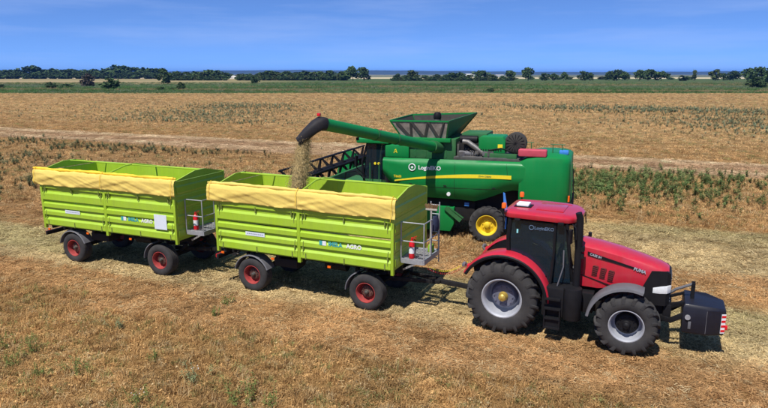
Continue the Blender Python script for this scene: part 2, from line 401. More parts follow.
# ------------------------------------------------------------------ wheels
def tyre_mesh(r, w, rim, lugs=0, lug_h=0.045):
    mb = MB(); tr = r - (lug_h if lugs else 0)
    d = tr - rim
    prof = [(rim * .97, -.36 * w), (rim, -.40 * w), (rim + .22 * d, -.485 * w), (rim + .55 * d, -.50 * w), (rim + .82 * d, -.465 * w), (tr - .02 * d - .008, -.40 * w)]
    if lugs:
        prof += [(tr, -.30 * w), (tr + .006, 0)]
        full = prof + [(a, -b) for a, b in reversed(prof[:-1])]
    else:
        gr = 0.012
        tread = []
        for k in range(4):
            y0 = -.37 * w + k * .185 * w
            tread += [(tr - gr if k else tr - .006, y0), (tr, y0 + .012), (tr, y0 + .165 * w), (tr - gr, y0 + .175 * w)]
        full = prof + tread + [(a, -b) for a, b in reversed(prof)]
    mb.lathe(full, (0, 0, 0), 56)
    if lugs:
        for i in range(lugs):
            for sd_ in (-1, 1):
                t0 = 2 * PI * (i + (0.5 if sd_ > 0 else 0)) / lugs
                rings = []
                for k, (yy, dt, rb, rt) in enumerate([(-.03, -.02, tr - .01, r - .004), (.12, .10, tr - .01, r), (.27, .21, tr - .012, r - .004), (.40, .29, tr - .03, r - .022), (.475, .325, tr - .11 * d - .03, r - .12 * d - .012), (.508, .345, tr - .34 * d - .02, r - .34 * d - .02)]):
                    th = (.034 if k < 3 else .042) / r
                    c = t0 + dt * (.95 / r) * .62
                    ring = []
                    for (aa, rr_) in ((-th * 1.25, rb), (th * 1.25, rb), (th * .8, rt), (-th * .8, rt)):
                        ring.append((rr_ * math.cos(c + aa), sd_ * yy * w, rr_ * math.sin(c + aa)))
                    rings.append(ring)
                mb.loft(rings)
    return mb

def rim_mesh(rim, w, dish, bolts=0):
    """outer side is -y; dish is how far in the disc sits"""
    mb = MB(); o = -.40 * w
    mb.lathe([(rim * 1.0, o + .01), (rim * 1.035, o - .012), (rim * .985, o - .016), (rim * .93, o + .02), (rim * .90, o + .05), (rim * .885, o + dish * .7), (rim * .80, o + dish), (rim * .72, o + dish * .96),
              (rim * .55, o + dish * .80), (rim * .38, o + dish * .78), (0.01, o + dish * .78)], (0, 0, 0), 40)
    mb.lathe([(rim * .99, o + .01), (rim * .92, 0), (rim * .99, -o)], (0, 0, 0), 40)
    if bolts:
        for k in range(bolts):
            a = 2 * PI * k / bolts; x, z = rim * .46 * math.cos(a), rim * .46 * math.sin(a)
            mb.cyl((x, o + dish * .78 + .005, z), (x, o + dish * .78 - .035, z), rim * .045, 6)
    return mb

def wheel(parent, c, r, w, rim, dish, m_rim, side=-1, lugs=0, centre=None, cap=None, bolts=8, spin=0.0, off=(0, 0, 0), lug_h=.045):
    """a wheel: rim mesh with the sub-parts tyre, wheel_centre and hub_cap"""
    wl_ = rim_mesh(rim, w, dish, bolts).build('wheel', m_rim, parent, smooth=40)
    wl_.location = (c[0] + off[0], c[1] + off[1], c[2] + off[2]); wl_.rotation_euler = (0, spin, 0 if side < 0 else PI)
    tyre_mesh(r, w, rim, lugs, lug_h).build('tyre', RUBBER, wl_, smooth=40)
    o = -.40 * w
    if centre:
        q = MB(); q.lathe([(rim * .70, o + dish * .94), (rim * .64, o + dish * .62), (rim * .56, o + dish * .52), (rim * .30, o + dish * .50), (.01, o + dish * .50)], (0, 0, 0), 28)
        for k in range(10):
            a = 2 * PI * (k + .5) / 10; x, z = rim * .47 * math.cos(a), rim * .47 * math.sin(a)
            q.cyl((x, o + dish * .55, z), (x, o + dish * .52 - .03, z), rim * .04, 6)
        q.build('wheel_centre', centre, wl_, smooth=40)
    hr = rim * (.20 if centre else .26)
    q = MB(); q.lathe([(hr * 1.25, o + dish * .80), (hr * 1.2, o + dish * .42), (hr, o + dish * .36), (hr * .92, o + dish * .10), (hr * .6, o + dish * .02), (.005, o + dish * .0)], (0, 0, 0), 20)
    q.build('hub_cap', cap or HUB, wl_, smooth=40)
    return wl_

# ------------------------------------------------------------------ trailers
TL, TW = 5.88, 1.225       # box length, half width
ZB, ZT = 1.26, 3.20
def side_profile(z0, z1, y, out):
    """closed outline (y,z) of one pressed steel drop side"""
    H = z1 - z0; pr = []
    for t, o in ((0, .012), (.03, .012), (.05, .055), (.26, .055), (.33, .004), (.44, .004), (.46, .055), (.60, .055), (.67, .004), (.76, .004), (.78, .055), (.93, .055), (.97, .012), (1, .012)):
        pr.append((y + out * o, z0 + t * H))
    return pr + [(y - out * .035, z1), (y - out * .035, z0)]

def make_trailer(loc, rotz, draw_len, label, seed):
    t = thing('grain_trailer', loc, rotz)
    tag(t, label, 'trailer', 'lime green grain trailers in the train')
    halves = ((0.075, 2.885), (2.995, 5.805)); tiers = ((1.285, 2.125), (2.160, 3.165))
    hinge = MB().box(-.02, .02, -.030, .012, -.075, .075).cyl((0, -.034, -.09), (0, -.034, .09), .014, 8)
    hme = None
    for out, y in ((-1, -TW), (1, TW)):
        for (x0, x1) in halves:
            for ti, (z0, z1) in enumerate(tiers):
                p = MB().prism(side_profile(z0, z1, y, out), 0, x0, x1).build('side_panel', LIME, t, smooth=0)
                for fx in (0.06, 0.5, 0.94):
                    hx = x0 + fx * (x1 - x0)
                    if hme is None:
                        h_ = hinge.build('hinge', LIME_DK, p); hme = h_.data
                    else:
                        h_ = link_mesh('hinge', hme, p)
                    h_.location = (hx, y + out * .028, z0 + .10 if ti == 0 else z0 + .42); h_.rotation_euler = (0, 0, 0 if out < 0 else PI)
        for (xa, xb) in ((-.012, .072), (2.888, 2.992), (5.808, 5.892)):
            m = MB().box(xa, xb, min(y - out * .045, y + out * .055), max(y - out * .045, y + out * .055), 1.17, 3.20).build('side_post', LIME, t, bevel=.008)
        # locking levers next to the posts
        for lx in (0.16, 2.80, 3.08, 5.72):
            for lz in (1.62, 2.52):
                MB().tube([(lx, y + out * .05, lz - .2), (lx, y + out * .062, lz), (lx + .02, y + out * .05, lz + .2)], .011, 6).box(lx - .02, lx + .02, min(y + out * .03, y + out * .07), max(y + out * .03, y + out * .07), lz - .03, lz + .03).build('locking_lever', LIME_DK, t)
        # top rail
        MB().box(0, TL, min(y - out * .03, y + out * .045), max(y - out * .03, y + out * .045), 3.167, 3.212).build('top_rail', LIME, t, bevel=.008)
    # end walls: horizontal pressings and a low gable
    for x, out in ((0.0, -1), (TL, 1)):
        for k in range(4):
            z0 = 1.30 + k * .472; z1 = z0 + .462
            pr = []
            for tt, o in ((0, 0), (.12, 0), (.22, .03), (.62, .03), (.72, 0), (1, 0)): pr.append((x + out * o, z0 + tt * (z1 - z0)))
            pr += [(x - out * .035, z1), (x - out * .035, z0)]
            q = MB(); n_ = len(pr)
            q.add([(px, yy, pz) for yy in (-TW + .05, TW - .05) for px, pz in pr], [tuple(range(n_)), tuple(range(2 * n_ - 1, n_ - 1, -1))] + [(i, (i + 1) % n_, n_ + (i + 1) % n_, n_ + i) for i in range(n_)])
            q.build('end_panel', LIME, t, smooth=0)
        MB().prism([(-TW + .06, 3.195), (TW - .06, 3.195), (TW - .06, 3.215), (0.25, 3.42), (-0.25, 3.42), (-TW + .06, 3.215)], 0, x - .022, x + .022).build('gable_plate', LIME, t)
    # floor, and a mid bow with the ridge tube
    MB().box(0.04, TL - .04, -TW + .05, TW - .05, 1.262, 1.296).build('floor', LIME_IN, t)
    MB().tube([(2.94, -TW + .02, 3.2), (2.94, -.25, 3.41), (2.94, .25, 3.41), (2.94, TW - .02, 3.2)], .028, 8).build('cover_bow', LIME, t)
    MB().tube([(0.02, 0.05, 3.40), (TL - .02, 0.05, 3.40)], .022, 8).build('ridge_tube', LIME, t)
    for sx in (.03, 5.83):
        MB().tube([(sx, 0.3, 3.38), (sx + (.5 if sx < 1 else -.5), TW - .04, 3.18)], .02, 8).build('cover_brace', LIME, t)
    # cover rolled up over the near side
    nz = noise1(seed); nz2 = noise1(seed + 5)
    rings = []
    NX = 180
    for i in range(NX + 1):
        x = -.22 + i / NX * (TL + .30)
        e = min(1, i / 3, (NX - i) / 3)
        roll = .012 * nz(x * 3.1) + .010 * nz2(x * 7)
        sag = .03 * nz(x * .9 + 3)
        path = [(-1.16, 3.218), (-1.18, 3.24), (-1.22, 3.252), (-1.28, 3.248), (-1.318, 3.225), (-1.326, 3.18)]
        ring = [(x, y_ + roll * .6, z_ + roll * 1.4) for y_, z_ in path]
        for k in range(1, 15):
            f = k / 14
            fold = (.016 * nz(x * 1.5 + f * 1.6) + .010 * nz2(x * 3.9 - f * 4.5)) * min(1, f * 1.6) - (.030 * max(0, 1 - 3.2 * abs(nz(x * .62 + f * 1.1))) + .018 * max(0, 1 - 3 * abs(nz2(x * 1.6 - f * 2.2)))) * min(1, f * 3)
            ring.append((x, -1.345 + .015 * f + fold, 3.18 - .43 * f + sag * f * .8))
        inner = [(x, p[1] + .006, p[2] - .004) for p in reversed(ring[5:])] + [(x, p[1] + .004, p[2] - .012) for p in reversed(ring[:5])]
        rings.append(ring + inner)
    MB().loft(rings).build('tarpaulin', TARP, t, smooth=60)
    pts, rs = [], []
    for i in range(70):
        x = -.27 + i / 69 * (TL + .34); e = min(1, (i + .5) / 2.5, (69.5 - i) / 2.5)
        pts.append((x, -1.225 + .022 * nz2(x * 2), 3.282 + .012 * nz(x * 1.6 + 2))); rs.append((.050 + .016 * nz(x * 4.2 + 1) + .010 * nz2(x * 11)) * (.45 + .55 * e))
    MB().tube(pts, rs, 12).build('tarpaulin_roll', TARP_Y if seed == 21 else TARP, t, smooth=70)
    for k, (sx, ln) in enumerate(((-.12, .5), (2.94, .45), (5.86, .62))):
        MB().tube([(sx, -1.16, 3.28), (sx + .01, -1.25, 3.35), (sx, -1.37, 3.22), (sx + .015, -1.405, 3.05), (sx - .01, -1.40, 3.3 - ln)], .007, 6).build('tie_strap', TARP_Y, t)
    # chassis
    f = MB()
    for y in (-.42, .42): f.box(.05, 5.8, y - .05, y + .05, .98, 1.258)
    for x in (.2, 1.18, 2.1, 2.94, 3.9, 5.0, 5.7): f.box(x - .04, x + .04, -1.12, 1.12, 1.14, 1.259)
    f.build('chassis_frame', CHASSIS, t, bevel=.006)
    MB().box(1.9, 2.7, -1.02, -.52, .86, 1.12).build('tool_box', CHASSIS, t, bevel=.03)
    MB().tube([(3.3, -.3, .92), (4.0, -.3, .92)], .16, 16).build('air_tank', CHASSIS, t)
    for (wx, nm) in ((1.18, 'rear_axle'), (5.0, 'front_axle')):
        MB().box(wx - .06, wx + .06, -.95, .95, .45, .58).build(nm, CHASSIS, t, bevel=.01)
        for y in (-.55, .55):
            MB().tube([(wx - .55, y, .88), (wx - .3, y, .72), (wx, y, .63), (wx + .3, y, .72), (wx + .55, y, .88)], .045, 6).build('leaf_spring', CHASSIS, t)
            [MB().box(wx + e - .05, wx + e + .05, y - .06, y + .06, .86, 1.0).build('spring_bracket', CHASSIS, t) for e in (-.55, .55)]
        for sd_ in (-1, 1):
            wheel(t, (wx, sd_ * 1.005, .52), .52, .40, .285, .19, RIM_RED, sd_, 0, HUBR, HUB, 0, rnd.uniform(0, 6))
    q = MB(); q.lathe([(.50, .90), (.56, .90), (.56, .98), (.50, .98), (.50, .90)], (5.0, 0, 0), 36, axis=2)
    q.build('turntable', CHASSIS, t)
    # mudguards with stays
    for wx, a0, a1 in ((1.18, 168, 22), (5.0, 178, 118)):
        for sd_ in (-1, 1):
            rings = []
            for k in range(15):
                a = R(a0 + (a1 - a0) * k / 14); rr = .635
                c, s_ = math.cos(a), math.sin(a)
                ys = [-.21, -.19, .19, .21]
                ring = [(wx + (rr - (.03 if abs(y_) > .2 else 0)) * c, sd_ * 1.005 + y_, .52 + (rr - (.03 if abs(y_) > .2 else 0)) * s_) for y_ in ys]
                ring += [(wx + (rr - .035 + .0 * j) * c, sd_ * 1.005 + y_ * .96, .52 + (rr - .035) * s_) for j, y_ in enumerate(reversed(ys))]
                rings.append(ring)
            mg = MB().loft(rings).build('mudguard', SATIN, t, smooth=50)
            q = MB(); a = R((a0 + a1) / 2 if wx < 2 else 140)
            q.tube([(wx + .6 * math.cos(a), sd_ * 1.0, .52 + .6 * math.sin(a)), (wx + .35 * math.cos(a), sd_ * .62, 1.0)], .02, 6)
            q.build('mudguard_stay', CHASSIS, mg)
    # drawbar frame to the hitch ring
    q = MB()
    for s_ in (-1, 1):
        q.bar((5.05, s_ * .45, .78), (draw_len - 1.0, s_ * .10, .76), .09, .11)
    q.bar((draw_len - 1.12, 0, .76), (draw_len - .12, 0, .70), .12, .12)
    q.bar((5.75, -.36, .78), (5.75, .36, .78), .08, .08)
    db = q.build('drawbar', CHASSIS, t, bevel=.008)
    q = MB()
    for k in range(17):
        pass
    ring = [(draw_len + .06 * math.cos(a), .06 * math.sin(a), .70) for a in [2 * PI * k / 16 for k in range(17)]]
    q.tube(ring, .022, 8).build('hitch_ring', STEELDK, db)
    # rear crossbeam with lights and bumper
    MB().box(-.16, -.08, -1.15, 1.15, .86, 1.0).box(-.10, .06, -.48, -.40, .9, 1.1).box(-.10, .06, .40, .48, .9, 1.1).build('rear_beam', CHASSIS, t, bevel=.01)
    for s_ in (-1, 1):
        MB().box(-.215, -.163, s_ * .95 - .16, s_ * .95 + .16, .88, .99).build('tail_light', REDLENS, t, bevel=.01)
        MB().box(.12, .22, s_ * 1.235 - .012, s_ * 1.235 + .012, 1.10, 1.16).build('side_reflector', AMBER, t)
    MB().bar((-.12, 0, .86), (-.34, 0, .72), .12, .1).box(-.40, -.25, -.07, .07, .64, .76).build('rear_hitch', CHASSIS, t)
    for rx in (1.95, 3.85):
        MB().box(rx, rx + .1, -1.25, -1.226, 1.12, 1.18).build('side_reflector', AMBER, t)
    # access platform at the front
    pf = MB()
    for k in range(9):
        y = -.84 + k * .142; pf.box(5.93, 6.60, y - .012, y + .012, 1.50, 1.545)
    pf.box(5.915, 5.955, -.88, .34, 1.47, 1.56).box(6.575, 6.625, -.88, .34, 1.44, 1.57).box(5.956, 6.574, -.89, -.845, 1.44, 1.57).box(5.956, 6.574, .30, .34, 1.47, 1.56)
    for k in range(6):
        x = 6.03 + k * .10; pf.box(x - .006, x + .006, -.84, .30, 1.51, 1.538)
    plat = pf.build('access_platform', GALV, t)
    rl = MB()
    P = [(5.94, -.87), (6.60, -.87), (6.60, .32)]
    for (x, y) in P + [(6.60, -.28)]: rl.tube([(x, y, 1.5), (x, y, 2.58)], .019, 8)
    for z in (2.58, 2.06): rl.tube([(5.94, -.87, z), (6.60, -.87, z), (6.60, -.28, z)], .017, 8)
    rl.tube([(6.6, -.28, 2.06), (6.6, .32, 2.06)], .015, 8)
    rl.build('platform_rail', GALV, t)
    ld = MB()
    for x in (6.34, 6.60): ld.tube([(x, .36, 1.2), (x, .36, 2.95)], .018, 8)
    for k in range(7): ld.tube([(6.34, .36, 1.3 + k * .26), (6.60, .36, 1.3 + k * .26)], .014, 8)
    ld.build('ladder', GALV, t)
    for by in (-.6, .2): MB().bar((5.9, by, 1.16), (6.4, by, 1.44), .05, .05).build('platform_bracket', GALV, t)
    # placards
    yp = -TW - .0565
    q = MB().box(1.10, 1.78, yp - .006, yp, 1.79, 1.905).build('placard', PLATE, t)
    m = MB()
    for k in range(9):
        x = 1.15 + k * .066; m.box(x, x + .05, yp - .0075, yp - .0062, 1.835, 1.865)
    m.build('placard_print', INK, q)
    lx = 3.62
    MB().box(lx, lx + .10, yp - .005, yp, 1.775, 1.905).build('logo_teal', TEAL, t)
    MB().box(lx + .1005, lx + .22, yp - .005, yp, 1.775, 1.905).build('logo_white', WHITE, t)
    text('lettering', 'IMELA', .165, TEAL, t, (lx + .29, yp - .003, 1.785), bold=.006)
    text('lettering', 'AGRO', .165, WHITE, t, (lx + .86, yp - .003, 1.785), bold=.006)
    return t

T2_ROT, T1_ROT = R(-24.2), R(-22.5)
def trailer_origin(x, y, rot): return (x - math.sin(rot) * TW, y + math.cos(rot) * TW, 0)
t1_loc = trailer_origin(-11.97, 20.97, T1_ROT); t2_loc = trailer_origin(-5.10, 18.09, T2_ROT)
trailer1 = make_trailer(t1_loc, T1_ROT, 7.25, 'lime green grain trailer at the tail, with a square white sticker on its side', 21)
trailer2 = make_trailer(t2_loc, T2_ROT, 7.82, 'lime green grain trailer behind the red tractor, being filled from the auger', 34)
MB().box(5.02, 5.52, -TW - .066, -TW - .057, 1.62, 2.10).build('blank_white_sticker', PLATE, trailer1)
M2 = Matrix.Translation(t2_loc) @ Matrix.Rotation(T2_ROT, 4, 'Z')
M1 = Matrix.Translation(t1_loc) @ Matrix.Rotation(T1_ROT, 4, 'Z')
# coiled air hoses from the second trailer's platform to the tractor
for k, (mm, dz) in enumerate(((JDY, 0), (REDLENS, -.10))):
    pts = []
    for i in range(121):
        f = i / 120; x = 6.35 + f * 1.15; y = .10 + .12 * f + .05 * k; z = 1.12 + .24 * f - .22 * math.sin(PI * f) + dz
        a = f * 2 * PI * 22
        pts.append((x, y + .025 * math.cos(a), z + .025 * math.sin(a)))
    MB().tube(pts, .0055, 5).build('air_hose', mm, trailer2)

def extinguisher(M, x, y, z, label):
    p = M @ Vector((x, y, z)); o = thing('fire_extinguisher', p, 0)
    tag(o, label, 'fire extinguisher', 'fire extinguishers on the trailer platforms')
    q = MB(); q.lathe([(.005, 0), (.075, .0), (.08, .02), (.08, .42), (.065, .47), (.03, .50), (.03, .53), (.005, .53)], (0, 0, 0), 18, axis=2); q.build('cylinder', REDLENS, o)
    q = MB(); q.lathe([(.0815, .14), (.0815, .32)], (0, 0, 0), 18, axis=2); q.build('label_band', WHITE, o)
    MB().box(-.02, .02, -.03, .03, .53, .58).bar((0, -.03, .57), (.13, -.03, .62), .02, .015).bar((0, -.03, .545), (.12, -.03, .55), .02, .012).build('valve', REDLENS, o)
    MB().tube([(.03, 0, .55), (.10, .0, .50), (.105, 0, .3), (.09, 0, .12)], .013, 6).build('hose', BLACK, o)
extinguisher(M2, 6.18, -.68, 1.546, 'red fire extinguisher with white band on the platform behind the tractor')
extinguisher(M1, 6.10, -.60, 1.546, 'red fire extinguisher on the platform between the two trailers')
# broom leaning on the rail, jacket over it, green can
br = thing('broom', M2 @ Vector((6.50, -.10, 1.546)), T2_ROT)
tag(br, 'brown broom standing head up against the platform rail', 'broom')
MB().tube([(0, 0, 0), (.02, .015, 1.25)], .02, 8).build('handle', WOOD, br)
q = MB(); q.obox((.02, .02, 1.27), (.34, .06, .05)); q.build('head_block', WOOD, br, bevel=.01)
q = MB()
for k in range(60):
    a = rnd.uniform(-.16, .16); b_ = rnd.uniform(-.025, .025)
    q.tube([(.02 + a, .02 + b_, 1.295), (.02 + a * 1.25, .02 + b_ * 1.8, 1.295 + rnd.uniform(.10, .14))], .006, 4)
q.build('bristles', BRISTLE, br)
jk = MB(); nzj = noise1(9); rings = []
for i in range(13):
    f = i / 12; z = 2.62 - .40 * f
    w_ = .16 + .05 * f; d_ = .06 + .04 * math.sin(f * 2.5)
    rings.append([(6.60 + (d_ + .012 * nzj(a * 2 + f * 4)) * math.cos(a), .02 + (w_ + .018 * nzj(a * 3 - f * 5)) * math.sin(a), z) for a in [2 * PI * k / 16 for k in range(16)]])
jk.loft(rings)
jko = jk.build('jacket', NAVY, None, smooth=60, off=(-6.6, 0, -2.06))
jko.location = M2 @ Vector((6.6, 0, 2.06)); jko.rotation_euler = (0, 0, T2_ROT)
tag(jko, 'dark navy jacket hung over the rail of the trailer platform', 'jacket')
q = MB(); q.lathe([(.005, 0), (.09, 0), (.095, .02), (.095, .16), (.06, .22), (.035, .24), (.035, .27), (.005, .27)], (0, 0, 0), 16, axis=2)
cano = q.build('canister', GREENP); cano.location = M2 @ Vector((6.45, .12, 1.546))
tag(cano, 'small green canister standing on the trailer platform', 'canister')

# ------------------------------------------------------------------ grain: falling stream and heap
def grain_stream():
    top = M2 @ Vector((2.42, 0.02, 4.66)); bot = M2 @ Vector((2.08, -.06, 2.72))
    mb = MB(); nz = noise1(4); nz2 = noise1(8); rings = []
    N_ = 36
    for i in range(N_ + 1):
        f = i / N_; p = top.lerp(bot, f); p += Vector((-.10, -.02, .0)) * math.sin(f * PI) * -.5
        w_ = .125 + .09 * min(1, f * 2.2) + .02 * nz(f * 14)
        rings.append([(p.x + w_ * (1 + .22 * nz(a * 2 + f * 9) + .12 * nz2(a * 5 - f * 17)) * math.cos(a), p.y + w_ * (1 + .2 * nz2(a * 2.6 - f * 11)) * math.sin(a), p.z) for a in [2 * PI * k / 20 for k in range(20)]])
    mb.loft(rings)
    r = random.Random(5)
    for k in range(13000):
        f = r.random(); p = top.lerp(bot, f) - Vector((-.10, -.02, 0)) * math.sin(f * PI) * .5
        a = r.uniform(0, 6.283); w_ = (.15 + .11 * min(1, f * 2)) * (0.7 + abs(r.gauss(0, .38)))
        c = p + Vector((w_ * math.cos(a), w_ * math.sin(a), r.uniform(-.03, .03))); s_ = r.uniform(.006, .013)
        vs = [c + Vector((r.uniform(-1, 1), r.uniform(-1, 1), r.uniform(-2, 2))) * s_ for _ in range(4)]
        mb.add(vs, [(0, 1, 2), (0, 1, 3), (1, 2, 3), (0, 2, 3)])
    o = mb.build('grain_stream', GRAIN, None, smooth=0, normals=False)
    tag(o, 'stream of brown grain pouring from the auger into the trailer', None, kind='stuff')
grain_stream()
hp = MB(); nx, ny = 44, 18; nzh = noise1(12)
def heap_z(x, y):
    d = math.hypot(x - 2.1, y * 1.1)
    return 1.31 + max(.35, 1.42 - .42 * d) + .02 * nzh(x * 7 + y * 9)
vs = [(.06 + i / nx * (TL - .12), -1.17 + j / ny * 2.34, 0) for i in range(nx + 1) for j in range(ny + 1)]
vs = [(x, y, heap_z(x, y)) for x, y, _ in vs]
hp.add(vs, [(i * (ny + 1) + j, (i + 1) * (ny + 1) + j, (i + 1) * (ny + 1) + j + 1, i * (ny + 1) + j + 1) for i in range(nx) for j in range(ny)])
ho = hp.build('grain_heap', GRAIN, None, smooth=60, off=(0, 0, -1.30)); ho.location = M2 @ Vector((0, 0, 1.30)); ho.rotation_euler = (0, 0, T2_ROT)
tag(ho, 'heap of brown grain lying inside the trailer being filled', None, kind='stuff')

# ------------------------------------------------------------------ tractor
TR_LOC = (3.44, 15.58, 0); TR_ROT = R(-24.7)
MT = Matrix.Translation(TR_LOC) @ Matrix.Rotation(TR_ROT, 4, 'Z')
tr = thing('tractor', TR_LOC, TR_ROT)
tag(tr, 'red farm tractor with black cab glass pulling the two green trailers', 'tractor')
WB = 2.95
for s_ in (-1, 1):
    wheel(tr, (0, s_ * .895, .95), .95, .65, .50, .40, RIM_SILVER, s_, 19, RIM_BLUE, BRASS, 0, rnd.uniform(0, 1), lug_h=.068)
    wheel(tr, (WB, s_ * .95, .735), .735, .54, .385, .27, RIM_SILVER, s_, 17, BLACK, BLACK, 0, rnd.uniform(0, 1), lug_h=.06)
# chassis, engine and axles
MB().box(-.55, 1.2, -.28, .28, .62, 1.30).box(1.2, 3.55, -.24, .24, .62, 1.28).box(3.3, 3.72, -.30, .30, .66, 1.12).build('engine_block', CHASSIS, tr, bevel=.03)
MB().cyl((0, -.62, .95), (0, .62, .95), .15, 20).build('rear_axle', CHASSIS, tr)
MB().box(WB - .14, WB + .14, -.70, .70, .58, .82).cyl((WB, -.74, .735), (WB, .74, .735), .11, 16).build('front_axle', CHASSIS, tr, bevel=.02)
# bonnet: shaped shell
def hood_ring(x, w, zt, zb):
    pts = [(-.96 * w, zb), (-1.0 * w, zb + .30 * (zt - zb)), (-.985 * w, zb + .66 * (zt - zb)), (-.93 * w, zt - .085), (-.80 * w, zt - .028), (-.42 * w, zt + .010), (0, zt + .022)]
    pts = pts + [(-a, b) for a, b in reversed(pts[:-1])]
    return [(x, a, b) for a, b in pts]
rings = [hood_ring(*a) for a in ((1.70, .50, 2.43, 1.36), (1.78, .505, 2.43, 1.35), (2.2, .50, 2.375, 1.34), (2.7, .485, 2.275, 1.42), (3.10, .47, 2.170, 1.46), (3.40, .455, 2.085, 1.48), (3.58, .44, 2.03, 1.50), (3.70, .40, 1.985, 1.60), (3.76, .33, 1.945, 1.75))]
MB().loft(rings).build('bonnet', RED, tr, smooth=38)
# black nose: side cheeks and grille
def nose_ring(x, w, zt, zb): return [(x, -w * .97, zb), (x, -w, (zb + zt) / 2), (x, -w * .985, zt), (x, w * .985, zt), (x, w, (zb + zt) / 2), (x, w * .97, zb)]
ns = MB()
ns.loft([[(3.14 if z < 1.5 else 3.14 + (z - 1.35) * .42, y, z) for (y, z) in ((-.482, 1.12), (-.486, 1.5), (-.468, 1.93), (.468, 1.93), (.486, 1.5), (.482, 1.12))],
         [(3.56, y, z) for (y, z) in ((-.462, 1.10), (-.466, 1.5), (-.452, 1.94), (.452, 1.94), (.466, 1.5), (.462, 1.10))],
         [(3.73, y, z) for (y, z) in ((-.43, 1.10), (-.43, 1.5), (-.405, 1.93), (.405, 1.93), (.43, 1.5), (.43, 1.10))],
         [(3.815, y, z) for (y, z) in ((-.33, 1.12), (-.33, 1.5), (-.31, 1.86), (.31, 1.86), (.33, 1.5), (.33, 1.12))]])
nose = ns.build('front_grille', BLACK, tr, smooth=30)
q = MB()
for k in range(9): q.box(3.812, 3.83, -.29, .29, 1.18 + k * .075, 1.20 + k * .075)
q.build('grille_bars', SATIN, nose)
for s_ in (-1, 1):
    q = MB(); q.loft([[(3.44, s_ * .478, 1.40), (3.44, s_ * .478, 1.53), (3.44, s_ * .43, 1.53), (3.44, s_ * .43, 1.40)],
                      [(3.60, s_ * .472, 1.40), (3.60, s_ * .472, 1.575), (3.60, s_ * .41, 1.575), (3.60, s_ * .41, 1.40)],
                      [(3.75, s_ * .437, 1.41), (3.75, s_ * .437, 1.60), (3.75, s_ * .38, 1.60), (3.75, s_ * .38, 1.41)],
                      [(3.835, s_ * .33, 1.42), (3.835, s_ * .33, 1.60), (3.80, s_ * .30, 1.60), (3.80, s_ * .30, 1.42)]])
    q.build('headlight', LENS, tr, smooth=40, bevel=.008)
    # side decal: dark stripe, lettering; air vents; lower panel seam
    y = s_ * .508
    def zc(x): return 2.19 - (x - 2.0) * .235
    q = MB(); n_ = 8; rings = []
    for k in range(n_ + 1):
        x = 1.92 + k / n_ * 1.32; yy = s_ * (.512 - max(0, x - 2.1) * .028); h = .050 - .03 * k / n_
        rings.append([(x, yy, zc(x) - h), (x, yy, zc(x) + h * .7), (x, yy - s_ * .02, zc(x) + h * .7), (x, yy - s_ * .02, zc(x) - h)])
    q.loft(rings).build('side_stripe', BLACK, tr)
    for k in range(3):
        x0 = 2.06 + k * .185; zz = 1.80 - k * .038
        q = MB(); pl = [(x0 - .02, zz - .15), (x0 + .09, zz - .16), (x0 + .145, zz + .08), (x0 + .125, zz + .11), (x0 + .03, zz + .12), (x0, zz + .08)]
        q.prism(pl, 1, min(s_ * .49, s_ * .513), max(s_ * .49, s_ * .513)); v_ = q.build('air_vent', mat_v := (MATS.get('vent_dark') or mat('vent_dark', (0.14, 0.012, 0.012), 0.6, vary=.3, scale=30)), tr, bevel=.006)
        q = MB()
        for j in range(5): q.obox((x0 + .06, s_ * .515, zz - .12 + j * .05), (.11, .006, .012), (0, .2, 0))
        q.build('vent_slats', BLACK, v_)
    q = MB(); q.bar((1.72, s_ * .506, 1.66), (2.62, s_ * .500, 1.42), .008, .022); q.build('panel_seam', BLACK, tr)
for s_ in (-1, 1):
    MB().box(1.688, 1.698, min(s_ * .1, s_ * .47), max(s_ * .1, s_ * .47), 1.5, 2.38).build('bonnet_gap', BLACK, tr)
    MB().tube([(1.56, s_ * .80, 2.95), (1.66, s_ * .92, 2.90), (1.68, s_ * .96, 2.62)], .016, 6).build('mirror_bracket', BLACK, tr)
    for lx_ in (.25, 1.30): MB().obox((lx_, s_ * .885, 2.955), (.14, .06, .07)).build('roof_lamp', BLACK, tr, bevel=.012)
yl = -.5165
text('lettering', 'CASE IH', .078, GREYP, tr, (1.97, yl, 2.165), rot=(PI / 2, R(13.5), 0), bold=.003)
text('lettering', 'PUMA', .105, GREYP, tr, (2.98, -.494, 1.915), rot=(PI / 2, R(13.5), R(-1.6) * -1), bold=.004)
